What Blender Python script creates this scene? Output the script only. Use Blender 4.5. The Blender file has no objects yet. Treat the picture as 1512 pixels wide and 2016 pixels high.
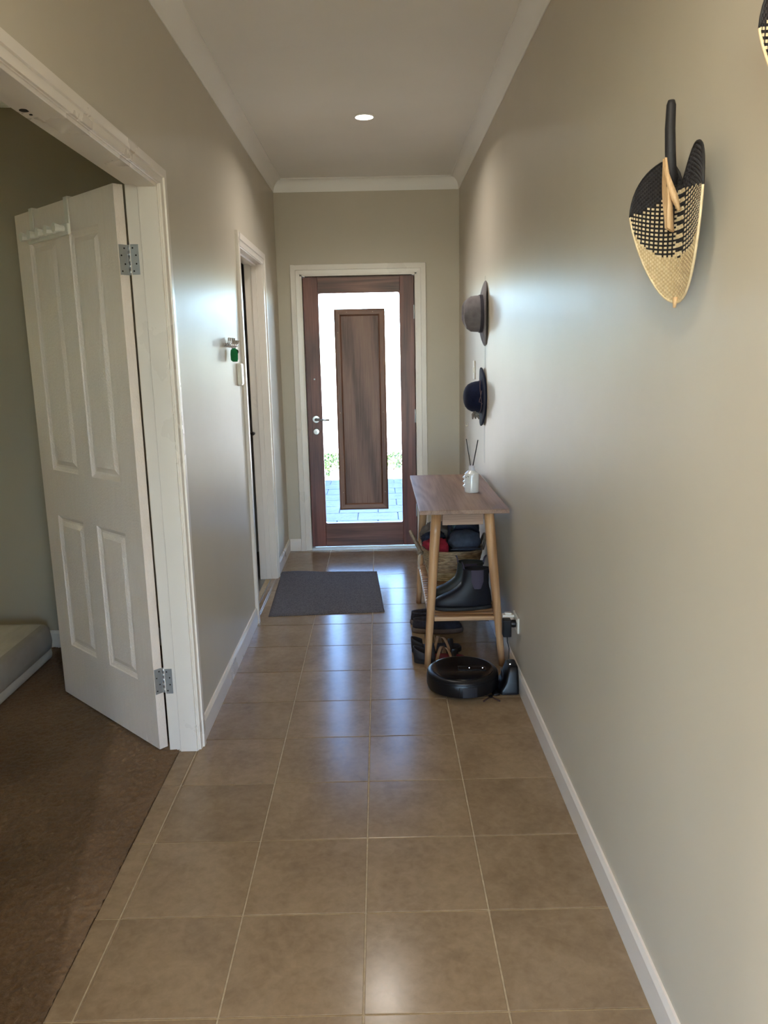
import bpy, bmesh, math, random
from mathutils import Vector, Matrix, noise
random.seed(7)
SC = bpy.context.scene
COL = SC.collection

# ------------------------------------------------------------------ camera
cam_d = bpy.data.cameras.new('camera')
cam_d.sensor_fit = 'VERTICAL'
cam_d.sensor_height = 24.0
cam_d.lens = 24.0 * 1538.4 / 2016.0
cam_d.clip_start = 0.02
cam_d.clip_end = 400
cam = bpy.data.objects.new('camera', cam_d)
COL.objects.link(cam)
RT = Vector((0.99975795, -0.00728182, -0.02076072))
FW = Vector((0.00305795, 0.98047083, -0.19664077))
UP = Vector((0.02178719, 0.19652969, 0.98025578))
cm = Matrix(((RT.x, UP.x, -FW.x, -0.02515), (RT.y, UP.y, -FW.y, -5.95538), (RT.z, UP.z, -FW.z, 1.4880), (0, 0, 0, 1)))
cam.matrix_world = cm
SC.camera = cam

# ------------------------------------------------------------------ world, sun, exposure
world = bpy.data.worlds.new('sky')
SC.world = world
world.use_nodes = True
wn = world.node_tree
wn.nodes.clear()
sky = wn.nodes.new('ShaderNodeTexSky')
sky.sky_type = 'NISHITA'
sky.sun_disc = False
sky.sun_elevation = math.radians(42)
sky.sun_rotation = math.radians(220)
sky.air_density = 0.75
sky.dust_density = 0.1
sky.ozone_density = 4.0
bg = wn.nodes.new('ShaderNodeBackground')
bg.inputs['Strength'].default_value = 1.3
wo = wn.nodes.new('ShaderNodeOutputWorld')
wn.links.new(sky.outputs[0], bg.inputs['Color'])
wn.links.new(bg.outputs[0], wo.inputs['Surface'])

sun_d = bpy.data.lights.new('sun', 'SUN')
sun_d.energy = 44.0
sun_d.angle = math.radians(0.6)
sun_d.color = (1.0, 0.95, 0.88)
sun = bpy.data.objects.new('sun', sun_d)
COL.objects.link(sun)
# the sun stands behind the house (towards -y), so the porch lies in the house's own shade
sd = Vector((0.50, 0.58, -0.66)).normalized()
sun.rotation_euler = sd.to_track_quat('-Z', 'Y').to_euler()

vs = SC.view_settings
vs.view_transform = 'Standard'
vs.look = 'None'
vs.exposure = 1.5
vs.gamma = 1.0
vs.use_curve_mapping = False
try:
    SC.cycles.max_bounces = 12
    SC.cycles.diffuse_bounces = 6
    SC.cycles.glossy_bounces = 6
    SC.cycles.transmission_bounces = 8
    SC.cycles.transparent_max_bounces = 12
    SC.cycles.sample_clamp_indirect = 6.0
    SC.cycles.caustics_reflective = False
    SC.cycles.caustics_refractive = False
except Exception:
    pass

# ------------------------------------------------------------------ node materials
def srgb(r, g, b):
    def f(c):
        c /= 255.0
        return c / 12.92 if c <= 0.04045 else ((c + 0.055) / 1.055) ** 2.4
    return (f(r), f(g), f(b), 1.0)

MATS = {}
def base_mat(name):
    m = bpy.data.materials.new(name)
    m.use_nodes = True
    nt = m.node_tree
    nt.nodes.clear()
    out = nt.nodes.new('ShaderNodeOutputMaterial')
    p = nt.nodes.new('ShaderNodeBsdfPrincipled')
    nt.links.new(p.outputs[0], out.inputs[0])
    MATS[name] = m
    return m, nt, p

def coords(nt, scale=(1, 1, 1), kind='Object', rot=(0, 0, 0)):
    tc = nt.nodes.new('ShaderNodeTexCoord')
    mp = nt.nodes.new('ShaderNodeMapping')
    mp.inputs['Scale'].default_value = scale
    mp.inputs['Rotation'].default_value = rot
    if kind == 'World':
        g = nt.nodes.new('ShaderNodeNewGeometry')
        nt.links.new(g.outputs['Position'], mp.inputs['Vector'])
    else:
        nt.links.new(tc.outputs[kind], mp.inputs['Vector'])
    return mp.outputs[0]

def nz(nt, vec, scale, detail=4, rough=0.55, dist=0.0):
    n = nt.nodes.new('ShaderNodeTexNoise')
    n.inputs['Scale'].default_value = scale
    n.inputs['Detail'].default_value = detail
    n.inputs['Roughness'].default_value = rough
    n.inputs['Distortion'].default_value = dist
    nt.links.new(vec, n.inputs['Vector'])
    return n

def ramp(nt, fac, stops):
    r = nt.nodes.new('ShaderNodeValToRGB')
    e = r.color_ramp.elements
    while len(e) < len(stops):
        e.new(0.5)
    for i, (p, c) in enumerate(stops):
        e[i].position = p
        e[i].color = c
    nt.links.new(fac, r.inputs[0])
    return r

def bump(nt, p, height, strength, dist=0.01):
    b = nt.nodes.new('ShaderNodeBump')
    b.inputs['Strength'].default_value = strength
    b.inputs['Distance'].default_value = dist
    nt.links.new(height, b.inputs['Height'])
    nt.links.new(b.outputs[0], p.inputs['Normal'])
    return b

def simple(name, c1, c2=None, rough=0.5, nscale=20, stretch=(1, 1, 1), bscale=None, bstr=0.1, bdist=0.002, metal=0.0, spec=0.5, kind='Object', sheen=0.0, coat=0.0):
    m, nt, p = base_mat(name)
    if c2 is None:
        c2 = tuple(min(1, v * 1.08) for v in c1[:3]) + (1,)
    v = coords(nt, stretch, kind)
    n = nz(nt, v, nscale)
    r = ramp(nt, n.outputs['Fac'], [(0.3, c1), (0.7, c2)])
    nt.links.new(r.outputs[0], p.inputs['Base Color'])
    p.inputs['Roughness'].default_value = rough
    p.inputs['Metallic'].default_value = metal
    p.inputs['Specular IOR Level'].default_value = spec
    if sheen:
        p.inputs['Sheen Weight'].default_value = sheen
    if coat:
        p.inputs['Coat Weight'].default_value = coat
        p.inputs['Coat Roughness'].default_value = 0.1
    if bscale:
        nb = nz(nt, v, bscale, 3)
        bump(nt, p, nb.outputs['Fac'], bstr, bdist)
    return m

def wood(name, dark, mid, light, axis='z', rough=0.4, rings=9.0, spec=0.45, stretch=0.08, fine=110, kind='Object', dist=5.0, contrast=0.5):
    """contour lines of a stretched noise make cathedral grain; fine stretched noise makes the pores"""
    m, nt, p = base_mat(name)
    s = [1, 1, 1]
    s['xyz'.index(axis)] = stretch
    v = coords(nt, tuple(s), kind)
    n0 = nz(nt, v, 4.0, 2, 0.45, 0.0)
    mu = nt.nodes.new('ShaderNodeMath')
    mu.operation = 'MULTIPLY'
    mu.inputs[1].default_value = rings * 8.0
    nt.links.new(n0.outputs['Fac'], mu.inputs[0])
    sn = nt.nodes.new('ShaderNodeMath')
    sn.operation = 'SINE'
    nt.links.new(mu.outputs[0], sn.inputs[0])
    ma = nt.nodes.new('ShaderNodeMapRange')
    ma.inputs['From Min'].default_value = -1
    ma.inputs['From Max'].default_value = 1
    nt.links.new(sn.outputs[0], ma.inputs[0])
    s2 = [fine, fine, fine]
    s2['xyz'.index(axis)] = fine * 0.03
    v2 = coords(nt, tuple(s2), kind)
    nf = nz(nt, v2, 1.0, 4, 0.65)
    mx = nt.nodes.new('ShaderNodeMix')
    mx.data_type = 'FLOAT'
    mx.inputs[0].default_value = 0.72
    nt.links.new(ma.outputs[0], mx.inputs[2])
    nt.links.new(nf.outputs['Fac'], mx.inputs[3])
    r = ramp(nt, mx.outputs[0], [(0.5 - contrast * 0.45, dark), (0.5, mid), (0.5 + contrast * 0.5, light)])
    nt.links.new(r.outputs[0], p.inputs['Base Color'])
    p.inputs['Roughness'].default_value = rough
    p.inputs['Specular IOR Level'].default_value = spec
    bump(nt, p, nf.outputs['Fac'], 0.15, 0.002)
    return m

def glow(name, col, strength):
    m = bpy.data.materials.new(name)
    m.use_nodes = True
    nt = m.node_tree
    nt.nodes.clear()
    o = nt.nodes.new('ShaderNodeOutputMaterial')
    e = nt.nodes.new('ShaderNodeEmission')
    e.inputs[0].default_value = col
    e.inputs[1].default_value = strength
    nt.links.new(e.outputs[0], o.inputs[0])
    MATS[name] = m
    return m

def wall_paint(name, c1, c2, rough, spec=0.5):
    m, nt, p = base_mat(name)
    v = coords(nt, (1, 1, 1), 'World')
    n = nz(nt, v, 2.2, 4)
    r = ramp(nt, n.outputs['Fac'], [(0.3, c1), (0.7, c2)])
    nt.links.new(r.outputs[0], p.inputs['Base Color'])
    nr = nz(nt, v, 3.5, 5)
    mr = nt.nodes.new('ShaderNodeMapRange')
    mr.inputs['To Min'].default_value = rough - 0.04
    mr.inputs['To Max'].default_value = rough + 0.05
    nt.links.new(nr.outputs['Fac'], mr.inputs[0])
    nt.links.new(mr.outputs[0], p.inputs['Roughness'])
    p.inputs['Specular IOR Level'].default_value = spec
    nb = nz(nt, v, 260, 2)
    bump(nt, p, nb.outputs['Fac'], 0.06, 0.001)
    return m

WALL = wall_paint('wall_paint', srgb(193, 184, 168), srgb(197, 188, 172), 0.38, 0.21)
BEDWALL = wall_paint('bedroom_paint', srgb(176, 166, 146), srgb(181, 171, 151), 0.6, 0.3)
CEIL = wall_paint('ceiling_paint', srgb(240, 238, 234), srgb(244, 242, 238), 0.75, 0.25)
WHITE = wall_paint('white_gloss_paint', srgb(222, 214, 205), srgb(227, 219, 210), 0.28, 0.5)
GROUT = simple('grout', srgb(160, 144, 118), srgb(182, 166, 138), 0.85, 60, kind='World')

def tile_mat():
    m, nt, p = base_mat('glazed_tile')
    v = coords(nt, (1, 1, 1), 'World')
    oi = nt.nodes.new('ShaderNodeObjectInfo')
    off = nt.nodes.new('ShaderNodeVectorMath')
    off.operation = 'SCALE'
    off.inputs[0].default_value = (13.0, 7.0, 3.0)
    nt.links.new(oi.outputs['Random'], off.inputs['Scale'])
    ad = nt.nodes.new('ShaderNodeVectorMath')
    nt.links.new(v, ad.inputs[0])
    nt.links.new(off.outputs[0], ad.inputs[1])
    n1 = nz(nt, ad.outputs[0], 5.0, 6, 0.6, 0.6)
    n2 = nz(nt, ad.outputs[0], 38.0, 5, 0.65, 0.4)
    mx = nt.nodes.new('ShaderNodeMix')
    mx.data_type = 'FLOAT'
    mx.inputs[0].default_value = 0.42
    nt.links.new(n1.outputs['Fac'], mx.inputs[2])
    nt.links.new(n2.outputs['Fac'], mx.inputs[3])
    r = ramp(nt, mx.outputs[0], [(0.30, srgb(119, 100, 77)), (0.5, srgb(137, 117, 92)), (0.70, srgb(151, 131, 105))])
    hv = nt.nodes.new('ShaderNodeHueSaturation')
    mr = nt.nodes.new('ShaderNodeMapRange')
    mr.inputs['To Min'].default_value = 0.93
    mr.inputs['To Max'].default_value = 1.06
    nt.links.new(oi.outputs['Random'], mr.inputs[0])
    nt.links.new(mr.outputs[0], hv.inputs['Value'])
    nt.links.new(r.outputs[0], hv.inputs['Color'])
    nt.links.new(hv.outputs[0], p.inputs['Base Color'])
    rr = nt.nodes.new('ShaderNodeMapRange')
    rr.inputs['To Min'].default_value = 0.15
    rr.inputs['To Max'].default_value = 0.24
    nt.links.new(n2.outputs['Fac'], rr.inputs[0])
    nt.links.new(rr.outputs[0], p.inputs['Roughness'])
    p.inputs['Specular IOR Level'].default_value = 0.28
    nb = nz(nt, ad.outputs[0], 90, 3)
    bump(nt, p, nb.outputs['Fac'], 0.035, 0.002)
    return m
TILE = tile_mat()
METAL = simple('brushed_metal', srgb(164, 164, 163), None, 0.28, 60, metal=1.0)
STEEL = simple('zinc_hinge', srgb(176, 180, 182), None, 0.38, 60, metal=0.75)
HOLESHADE = simple('hole_shade', srgb(20, 18, 16), None, 0.8)  # near-black colour stands in for the shade inside small holes
SILL = simple('aluminium_sill', srgb(188, 190, 192), None, 0.35, 40, metal=0.6)
BLACKGAP = simple('black_rubber', srgb(18, 17, 18), None, 0.6)

DOORW = wood('timber_stile', srgb(68, 33, 28), srgb(110, 60, 50), srgb(136, 84, 71), 'z', 0.36, 5.0, 0.45, 0.10, contrast=0.55)
DOORR = wood('timber_rail', srgb(68, 38, 31), srgb(108, 66, 54), srgb(136, 92, 76), 'x', 0.36, 7.0, 0.45, 0.10, contrast=0.55)
PANELW = wood('timber_panel', srgb(70, 48, 42), srgb(124, 92, 80), srgb(150, 117, 103), 'z', 0.42, 5.0, 0.4, 0.05, 140, contrast=0.6)
PANELF = wood('timber_moulding', srgb(92, 62, 50), srgb(122, 86, 70), srgb(140, 104, 86), 'z', 0.4, 5.0, 0.4, 0.1)
OAKTOP = wood('oak_veneer_top', srgb(112, 86, 70), srgb(139, 110, 92), srgb(158, 130, 110), 'y', 0.42, 9.0, 0.4, 0.12, 130, dist=4.0, contrast=0.6)
OAKX = wood('oak_veneer_apron', srgb(128, 100, 82), srgb(152, 122, 102), srgb(170, 142, 120), 'x', 0.45, 12.0, 0.4, 0.08, 150)
LEGW = wood('rubberwood_leg', srgb(152, 112, 76), srgb(180, 138, 98), srgb(202, 162, 118), 'z', 0.35, 6.0, 0.5, 0.08, 90)
SLATW = wood('slat_wood', srgb(150, 112, 78), srgb(178, 138, 100), srgb(198, 160, 120), 'x', 0.4, 6.0, 0.45, 0.08, 90)

def glass_mat():
    m = bpy.data.materials.new('clear_glass')
    m.use_nodes = True
    nt = m.node_tree
    nt.nodes.clear()
    o = nt.nodes.new('ShaderNodeOutputMaterial')
    t = nt.nodes.new('ShaderNodeBsdfTransparent')
    t.inputs[0].default_value = (0.96, 0.98, 0.98, 1)
    g = nt.nodes.new('ShaderNodeBsdfGlossy')
    g.inputs['Roughness'].default_value = 0.02
    f = nt.nodes.new('ShaderNodeFresnel')
    f.inputs[0].default_value = 1.3
    mx = nt.nodes.new('ShaderNodeMixShader')
    nt.links.new(f.outputs[0], mx.inputs[0])
    nt.links.new(t.outputs[0], mx.inputs[1])
    nt.links.new(g.outputs[0], mx.inputs[2])
    nt.links.new(mx.outputs[0], o.inputs[0])
    return m
GLASS = glass_mat()

# ------------------------------------------------------------------ mesh helpers
def mesh_obj(name, verts, faces, mat, parent=None, smooth=False, loc=None, mats=None, midx=None):
    me = bpy.data.meshes.new(name)
    me.from_pydata([tuple(v) for v in verts], [], [tuple(f) for f in faces])
    if mats:
        for mm in mats:
            me.materials.append(mm)
        if midx:
            me.polygons.foreach_set('material_index', midx)
    else:
        me.materials.append(mat)
    if smooth:
        me.polygons.foreach_set('use_smooth', [True] * len(me.polygons))
    me.update()
    o = bpy.data.objects.new(name, me)
    COL.objects.link(o)
    if parent is not None:
        o.parent = parent
    if loc is not None:
        o.location = loc
    return o

def bm_obj(name, bm, mat, parent=None, smooth=False, loc=None):
    bmesh.ops.recalc_face_normals(bm, faces=bm.faces[:])
    me = bpy.data.meshes.new(name)
    bm.to_mesh(me)
    bm.free()
    me.materials.append(mat)
    if smooth:
        me.polygons.foreach_set('use_smooth', [True] * len(me.polygons))
    o = bpy.data.objects.new(name, me)
    COL.objects.link(o)
    if parent is not None:
        o.parent = parent
    if loc is not None:
        o.location = loc
    return o

def bm_box(bm, x0, x1, y0, y1, z0, z1, bev=0.0, seg=1, mtx=None):
    vs_ = [bm.verts.new(c) for c in ((x0, y0, z0), (x1, y0, z0), (x1, y1, z0), (x0, y1, z0), (x0, y0, z1), (x1, y0, z1), (x1, y1, z1), (x0, y1, z1))]
    fs = [bm.faces.new([vs_[i] for i in f]) for f in ((0, 3, 2, 1), (4, 5, 6, 7), (0, 1, 5, 4), (1, 2, 6, 5), (2, 3, 7, 6), (3, 0, 4, 7))]
    if bev > 0:
        es = set(e for f in fs for e in f.edges)
        r = bmesh.ops.bevel(bm, geom=list(es), offset=bev, segments=seg, affect='EDGES', profile=0.5)
        if mtx:
            allv = set(v for f in r['faces'] for v in f.verts)
            bmesh.ops.transform(bm, matrix=mtx, verts=list(allv))
    elif mtx:
        bmesh.ops.transform(bm, matrix=mtx, verts=vs_)

def box(name, x0, x1, y0, y1, z0, z1, mat, parent=None, bev=0.0, seg=1, loc=None):
    bm = bmesh.new()
    bm_box(bm, min(x0, x1), max(x0, x1), min(y0, y1), max(y0, y1), min(z0, z1), max(z0, z1), bev, seg)
    return bm_obj(name, bm, mat, parent, loc=loc)

def boxes(name, lst, mat, parent=None, bev=0.0):
    bm = bmesh.new()
    for b in lst:
        bm_box(bm, *b, bev)
    return bm_obj(name, bm, mat, parent)

def tube_geo(pts, radii, segs=10, cap=True):
    pts = [Vector(p) for p in pts]
    if not isinstance(radii, (list, tuple)):
        radii = [radii] * len(pts)
    verts, faces = [], []
    prev = None
    for i, p in enumerate(pts):
        d = (pts[min(i + 1, len(pts) - 1)] - pts[max(i - 1, 0)]).normalized()
        if prev is None:
            up = Vector((0, 0, 1)) if abs(d.z) < 0.9 else Vector((1, 0, 0))
            a = d.cross(up).normalized()
        else:
            a = (prev - d * prev.dot(d)).normalized()
        prev = a
        b = d.cross(a)
        for k in range(segs):
            t = 2 * math.pi * k / segs
            verts.append(p + (a * math.cos(t) + b * math.sin(t)) * radii[i])
    for i in range(len(pts) - 1):
        for k in range(segs):
            k2 = (k + 1) % segs
            faces.append((i * segs + k, i * segs + k2, (i + 1) * segs + k2, (i + 1) * segs + k))
    if cap:
        faces.append(tuple(range(segs - 1, -1, -1)))
        faces.append(tuple((len(pts) - 1) * segs + k for k in range(segs)))
    return verts, faces

def tube(name, pts, radii, mat, parent=None, segs=10, smooth=True):
    v, f = tube_geo(pts, radii, segs)
    return mesh_obj(name, v, f, mat, parent, smooth)

def tubes(name, lst, mat, parent=None, segs=8, smooth=True):
    V, Fc = [], []
    for pts, rad in lst:
        v, f = tube_geo(pts, rad, segs)
        o = len(V)
        V += v
        Fc += [tuple(i + o for i in q) for q in f]
    return mesh_obj(name, V, Fc, mat, parent, smooth)

def lathe_geo(prof, segs=32, axis='z', centre=(0, 0, 0)):
    verts, faces = [], []
    n = len(prof)
    for r, h in prof:
        for k in range(segs):
            t = 2 * math.pi * k / segs
            c, s = r * math.cos(t), r * math.sin(t)
            p = {'z': (c, s, h), 'x': (h, c, s), 'y': (c, h, s)}[axis]
            verts.append(Vector(p) + Vector(centre))
    for i in range(n - 1):
        for k in range(segs):
            k2 = (k + 1) % segs
            faces.append((i * segs + k, i * segs + k2, (i + 1) * segs + k2, (i + 1) * segs + k))
    faces.append(tuple(range(segs - 1, -1, -1)))
    faces.append(tuple((n - 1) * segs + k for k in range(segs)))
    return verts, faces

def lathe(name, prof, mat, parent=None, segs=32, axis='z', centre=(0, 0, 0), smooth=True):
    v, f = lathe_geo(prof, segs, axis, centre)
    o = mesh_obj(name, v, f, mat, parent, smooth)
    fix(o)
    if smooth:
        autosmooth(o, 35)
    return o

def fix(o):
    bm = bmesh.new()
    bm.from_mesh(o.data)
    bmesh.ops.remove_doubles(bm, verts=bm.verts[:], dist=1e-6)
    bmesh.ops.recalc_face_normals(bm, faces=bm.faces[:])
    bm.to_mesh(o.data)
    bm.free()
    for p in o.data.polygons:
        pass
    return o

def loft(name, rings, mat, parent=None, smooth=True, cap=True):
    n = len(rings[0])
    V, Fc = [], []
    for r in rings:
        V += r
    for i in range(len(rings) - 1):
        for k in range(n):
            k2 = (k + 1) % n
            Fc.append((i * n + k, i * n + k2, (i + 1) * n + k2, (i + 1) * n + k))
    if cap:
        Fc.append(tuple(range(n - 1, -1, -1)))
        Fc.append(tuple((len(rings) - 1) * n + k for k in range(n)))
    o = mesh_obj(name, V, Fc, mat, parent, smooth)
    return fix(o)

def autosmooth(o, angle=40):
    # smooth shading with hard edges kept above the given angle
    me = o.data
    bm = bmesh.new()
    bm.from_mesh(me)
    for e in bm.edges:
        if len(e.link_faces) == 2 and e.calc_face_angle(0) > math.radians(angle):
            e.smooth = False
    for f in bm.faces:
        f.smooth = True
    bm.to_mesh(me)
    bm.free()
    return o

def empty(name, loc=(0, 0, 0), rz=0.0):
    o = bpy.data.objects.new(name, None)
    o.empty_display_size = 0.05
    COL.objects.link(o)
    o.location = loc
    o.rotation_euler = (0, 0, rz)
    return o

def thing(name, label, cat, loc=(0, 0, 0), rz=0.0, group=None):
    o = empty(name, loc, rz)
    return tag(o, label, cat, group)

def tag(o, label, cat, group=None):
    o['label'] = label
    o['category'] = cat
    if group:
        o['group'] = group
    return o

def struct(o, label, cat):
    o['kind'] = 'structure'
    return tag(o, label, cat)

# ------------------------------------------------------------------ house shell
XL, XR = -0.755, 0.5814          # hallway faces of the side walls
WT = 0.11                        # wall thickness
ZC = 2.73                        # ceiling
HB = -6.6                        # hallway opens into the living room here
BJ0, BJ1 = -4.795, -3.155        # bedroom double-door opening
DJ0, DJ1 = -1.63, -0.778         # second room opening
HEAD = 2.07
FX0, FX1 = -0.571, 0.249         # front door leaf
FTOP = 2.062

# hallway floor: grout bed + tiles
floor = box('floor', -0.83, 0.70, HB - 4.0, 0.06, -0.12, -0.0025, GROUT)
struct(floor, 'beige tiled hallway floor with fine grout lines', 'floor')
T = 0.3354
G = 0.0046
AX, Y1 = -0.7627, -4.418
cols = [AX + T * i for i in range(5)]
tile_cache = {}
def tile_piece(x0, x1, y0, y1):
    w, d = round(x1 - x0, 4), round(y1 - y0, 4)
    if w < 0.004 or d < 0.004:
        return
    key = (w, d)
    if key not in tile_cache:
        bm = bmesh.new()
        bm_box(bm, 0, w, 0, d, -0.008, 0.0, min(0.0011, w * 0.2), 1)
        bmesh.ops.recalc_face_normals(bm, faces=bm.faces[:])
        me = bpy.data.meshes.new('tile')
        bm.to_mesh(me)
        bm.free()
        me.materials.append(TILE)
        tile_cache[key] = me
    o = bpy.data.objects.new('tile', tile_cache[key])
    COL.objects.link(o)
    o.parent = floor
    o.location = (x0, y0, random.uniform(-0.0003, 0.0003))
for r in range(-7, 14):
    y0 = Y1 + r * T + G / 2
    y1 = Y1 + (r + 1) * T - G / 2
    y1 = min(y1, 0.028)
    for c in range(4):
        x0 = max(cols[c] + G / 2, XL + 0.001)
        x1 = min(cols[c + 1] - G / 2, XR - 0.001)
        tile_piece(x0, x1, y0, y1)
    # narrow cut tiles in the doorways
    for (a, b, xx) in ((BJ0, BJ1, -0.829), (DJ0, DJ1, -0.792)):
        yy0, yy1 = max(y0, a + 0.002), min(y1, b - 0.002)
        if yy1 - yy0 > 0.01:
            tile_piece(xx, AX - G / 2, yy0, yy1)
            tile_piece(AX + G / 2, XL - 0.0005, yy0, yy1)

# bedroom carpet
CARPET = None
def carpet_mat():
    m, nt, p = base_mat('brown_carpet')
    v = coords(nt, (1, 1, 1), 'World')
    n1 = nz(nt, v, 2.0, 4, 0.6)
    n2 = nz(nt, v, 140, 4, 0.7)
    mx = nt.nodes.new('ShaderNodeMix')
    mx.data_type = 'FLOAT'
    mx.inputs[0].default_value = 0.5
    nt.links.new(n1.outputs['Fac'], mx.inputs[2])
    nt.links.new(n2.outputs['Fac'], mx.inputs[3])
    r = ramp(nt, mx.outputs[0], [(0.28, srgb(80, 62, 43)), (0.5, srgb(114, 91, 66)), (0.72, srgb(138, 112, 84))])
    nt.links.new(r.outputs[0], p.inputs['Base Color'])
    p.inputs['Roughness'].default_value = 0.95
    p.inputs['Specular IOR Level'].default_value = 0.1
    p.inputs['Sheen Weight'].default_value = 0.15
    n3 = nz(nt, v, 260, 3, 0.7)
    bump(nt, p, n3.outputs['Fac'], 0.6, 0.004)
    return m
CARPET = carpet_mat()
def carpet_grid(x0, x1, y0, y1, step):
    nx, ny = int((x1 - x0) / step), int((y1 - y0) / step)
    V, Fc = [], []
    for j in range(ny + 1):
        y = y0 + (y1 - y0) * j / ny
        for i in range(nx + 1):
            x = x0 + (x1 - x0) * i / nx
            q = Vector((x * 78 + 3 * noise.noise((x * 9, y * 9, 0)), y * 62, 0.3))
            h = noise.noise(q) * 0.0065 + noise.noise(q * 2.3) * 0.0050
            V.append((x, y, 0.003 + h))
    for j in range(ny):
        for i in range(nx):
            a = j * (nx + 1) + i
            Fc.append((a, a + 1, a + nx + 2, a + nx + 1))
    return V, Fc
V, Fc = carpet_grid(-2.2, -0.8295, -4.9, -2.02, 0.0062)
carpet = mesh_obj('floor_bedroom', V, Fc, CARPET, smooth=True)
struct(carpet, 'brown pile carpet in the bedroom beyond the open door', 'carpet')
cr = boxes('carpet_rest', [(-4.0, -2.2, -6.0, -2.0, -0.1, 0.004), (-2.2, -0.865, -6.0, -4.9, -0.1, 0.004), (-2.2, -0.8305, -4.9, -2.0, -0.1, -0.006)], CARPET, carpet)

# second room floor behind the ajar door + living room floor behind the camera
struct(boxes('floor_side_room', [(-4.0, -0.794, -1.9, 0.0, -0.1, -0.003)], simple('grey_vinyl', srgb(96, 94, 88), srgb(112, 110, 103), 0.35, 8)),
       'grey floor of the side room seen past its door', 'floor')
struct(boxes('floor_living', [(-4.1, -0.83, -10.6, -6.6, -0.12, 0.0), (0.70, 3.6, -10.6, -6.6, -0.12, 0.0)], TILE), 'beige tiled floor of the living room', 'floor')

# walls
def wall(name, lst, mat, label):
    return struct(boxes(name, lst, mat), label, 'wall')
wall('wall_left', [
    (XL - WT, XL, HB, BJ0 - 0.021, -0.05, ZC),
    (XL - WT, XL, BJ0 - 0.021, BJ1 + 0.021, HEAD + 0.021, ZC),
    (XL - WT, XL, BJ1 + 0.021, DJ0 - 0.021, -0.05, ZC),
    (XL - WT, XL, DJ0 - 0.021, DJ1 + 0.021, HEAD + 0.021, ZC),
    (XL - WT, XL, DJ1 + 0.021, 0.0, -0.05, ZC)], WALL, 'beige hallway wall with the two side doorways')
wall('wall_right', [(XR, XR + 0.12, HB, 0.0, -0.05, ZC)], WALL, 'beige hallway wall with the hats and woven fans')
wall('wall_front', [
    (-4.1, FX0 - 0.023, 0.0, 0.16, -0.05, ZC),
    (FX1 + 0.023, 0.72, 0.0, 0.16, -0.05, ZC),
    (FX0 - 0.023, FX1 + 0.023, 0.0, 0.16, FTOP + 0.025, ZC)], WALL, 'beige end wall around the front door')
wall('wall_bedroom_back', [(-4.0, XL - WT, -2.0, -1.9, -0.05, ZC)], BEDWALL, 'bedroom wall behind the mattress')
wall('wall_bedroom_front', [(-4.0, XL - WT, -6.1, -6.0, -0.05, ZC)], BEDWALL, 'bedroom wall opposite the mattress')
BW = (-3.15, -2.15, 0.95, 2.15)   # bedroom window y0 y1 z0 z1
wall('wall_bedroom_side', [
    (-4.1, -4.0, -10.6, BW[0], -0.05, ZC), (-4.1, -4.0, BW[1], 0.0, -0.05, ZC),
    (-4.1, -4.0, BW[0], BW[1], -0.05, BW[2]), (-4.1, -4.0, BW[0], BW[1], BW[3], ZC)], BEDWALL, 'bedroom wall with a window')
LW = [(-3.4, -0.4, 0.05, 2.3), (0.2, 3.2, 0.05, 2.3)]
wall('wall_living', [
    (-4.1, LW[0][0], -10.7, -10.6, -0.05, ZC), (LW[0][1], LW[1][0], -10.7, -10.6, -0.05, ZC), (LW[1][1], 3.6, -10.7, -10.6, -0.05, ZC),
    (LW[0][0], LW[0][1], -10.7, -10.6, -0.05, LW[0][2]), (LW[0][0], LW[0][1], -10.7, -10.6, LW[0][3], ZC),
    (LW[1][0], LW[1][1], -10.7, -10.6, -0.05, LW[1][2]), (LW[1][0], LW[1][1], -10.7, -10.6, LW[1][3], ZC),
    (3.5, 3.6, -10.6, -6.5, -0.05, ZC), (XR + 0.12, 3.6, -6.6, -6.5, -0.05, ZC)], WALL, 'living room walls behind the hallway')
ceiling = struct(box('ceiling', -4.1, 3.6, -10.7, 0.16, ZC, ZC + 0.12, CEIL), 'plain white plasterboard ceiling', 'ceiling')
struct(box('roof', -4.6, 4.1, -11.6, 1.0, ZC + 0.14, ZC + 0.3, simple('roof_sheet', srgb(90, 88, 86), None, 0.7)), 'roof over the house with a front eave', 'roof')

# windows of the rooms off frame
def window(n, axis, a0, a1, z0, z1, at, label):
    root = struct(empty('window_%d' % n), label, 'window')
    t = 0.05
    def bb(nm, p0, p1, q0, q1, th0, th1, mat):
        if axis == 'x':
            box(nm, at + th0, at + th1, p0, p1, q0, q1, mat, root)
        else:
            box(nm, p0, p1, at + th0, at + th1, q0, q1, mat, root)
    bb('frame', a0, a0 + t, z0, z1, 0.02, 0.08, WHITE)
    bb('frame', a1 - t, a1, z0, z1, 0.02, 0.08, WHITE)
    bb('frame', a0 + t, a1 - t, z0, z0 + t, 0.02, 0.08, WHITE)
    bb('frame', a0 + t, a1 - t, z1 - t, z1, 0.02, 0.08, WHITE)
    bb('mullion', (a0 + a1) / 2 - 0.02, (a0 + a1) / 2 + 0.02, z0 + t, z1 - t, 0.02, 0.08, WHITE)
    bb('pane', a0 + t, (a0 + a1) / 2 - 0.02, z0 + t, z1 - t, 0.048, 0.054, GLASS)
    bb('pane', (a0 + a1) / 2 + 0.02, a1 - t, z0 + t, z1 - t, 0.048, 0.054, GLASS)
    return root
window(1, 'x', BW[0], BW[1], BW[2], BW[3], -4.1, 'bedroom window')
window(2, 'y', LW[0][0], LW[0][1], LW[0][2], LW[0][3], -10.7, 'living room window on the bedroom side')
window(3, 'y', LW[1][0], LW[1][1], LW[1][2], LW[1][3], -10.7, 'living room window on the far side')
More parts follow.
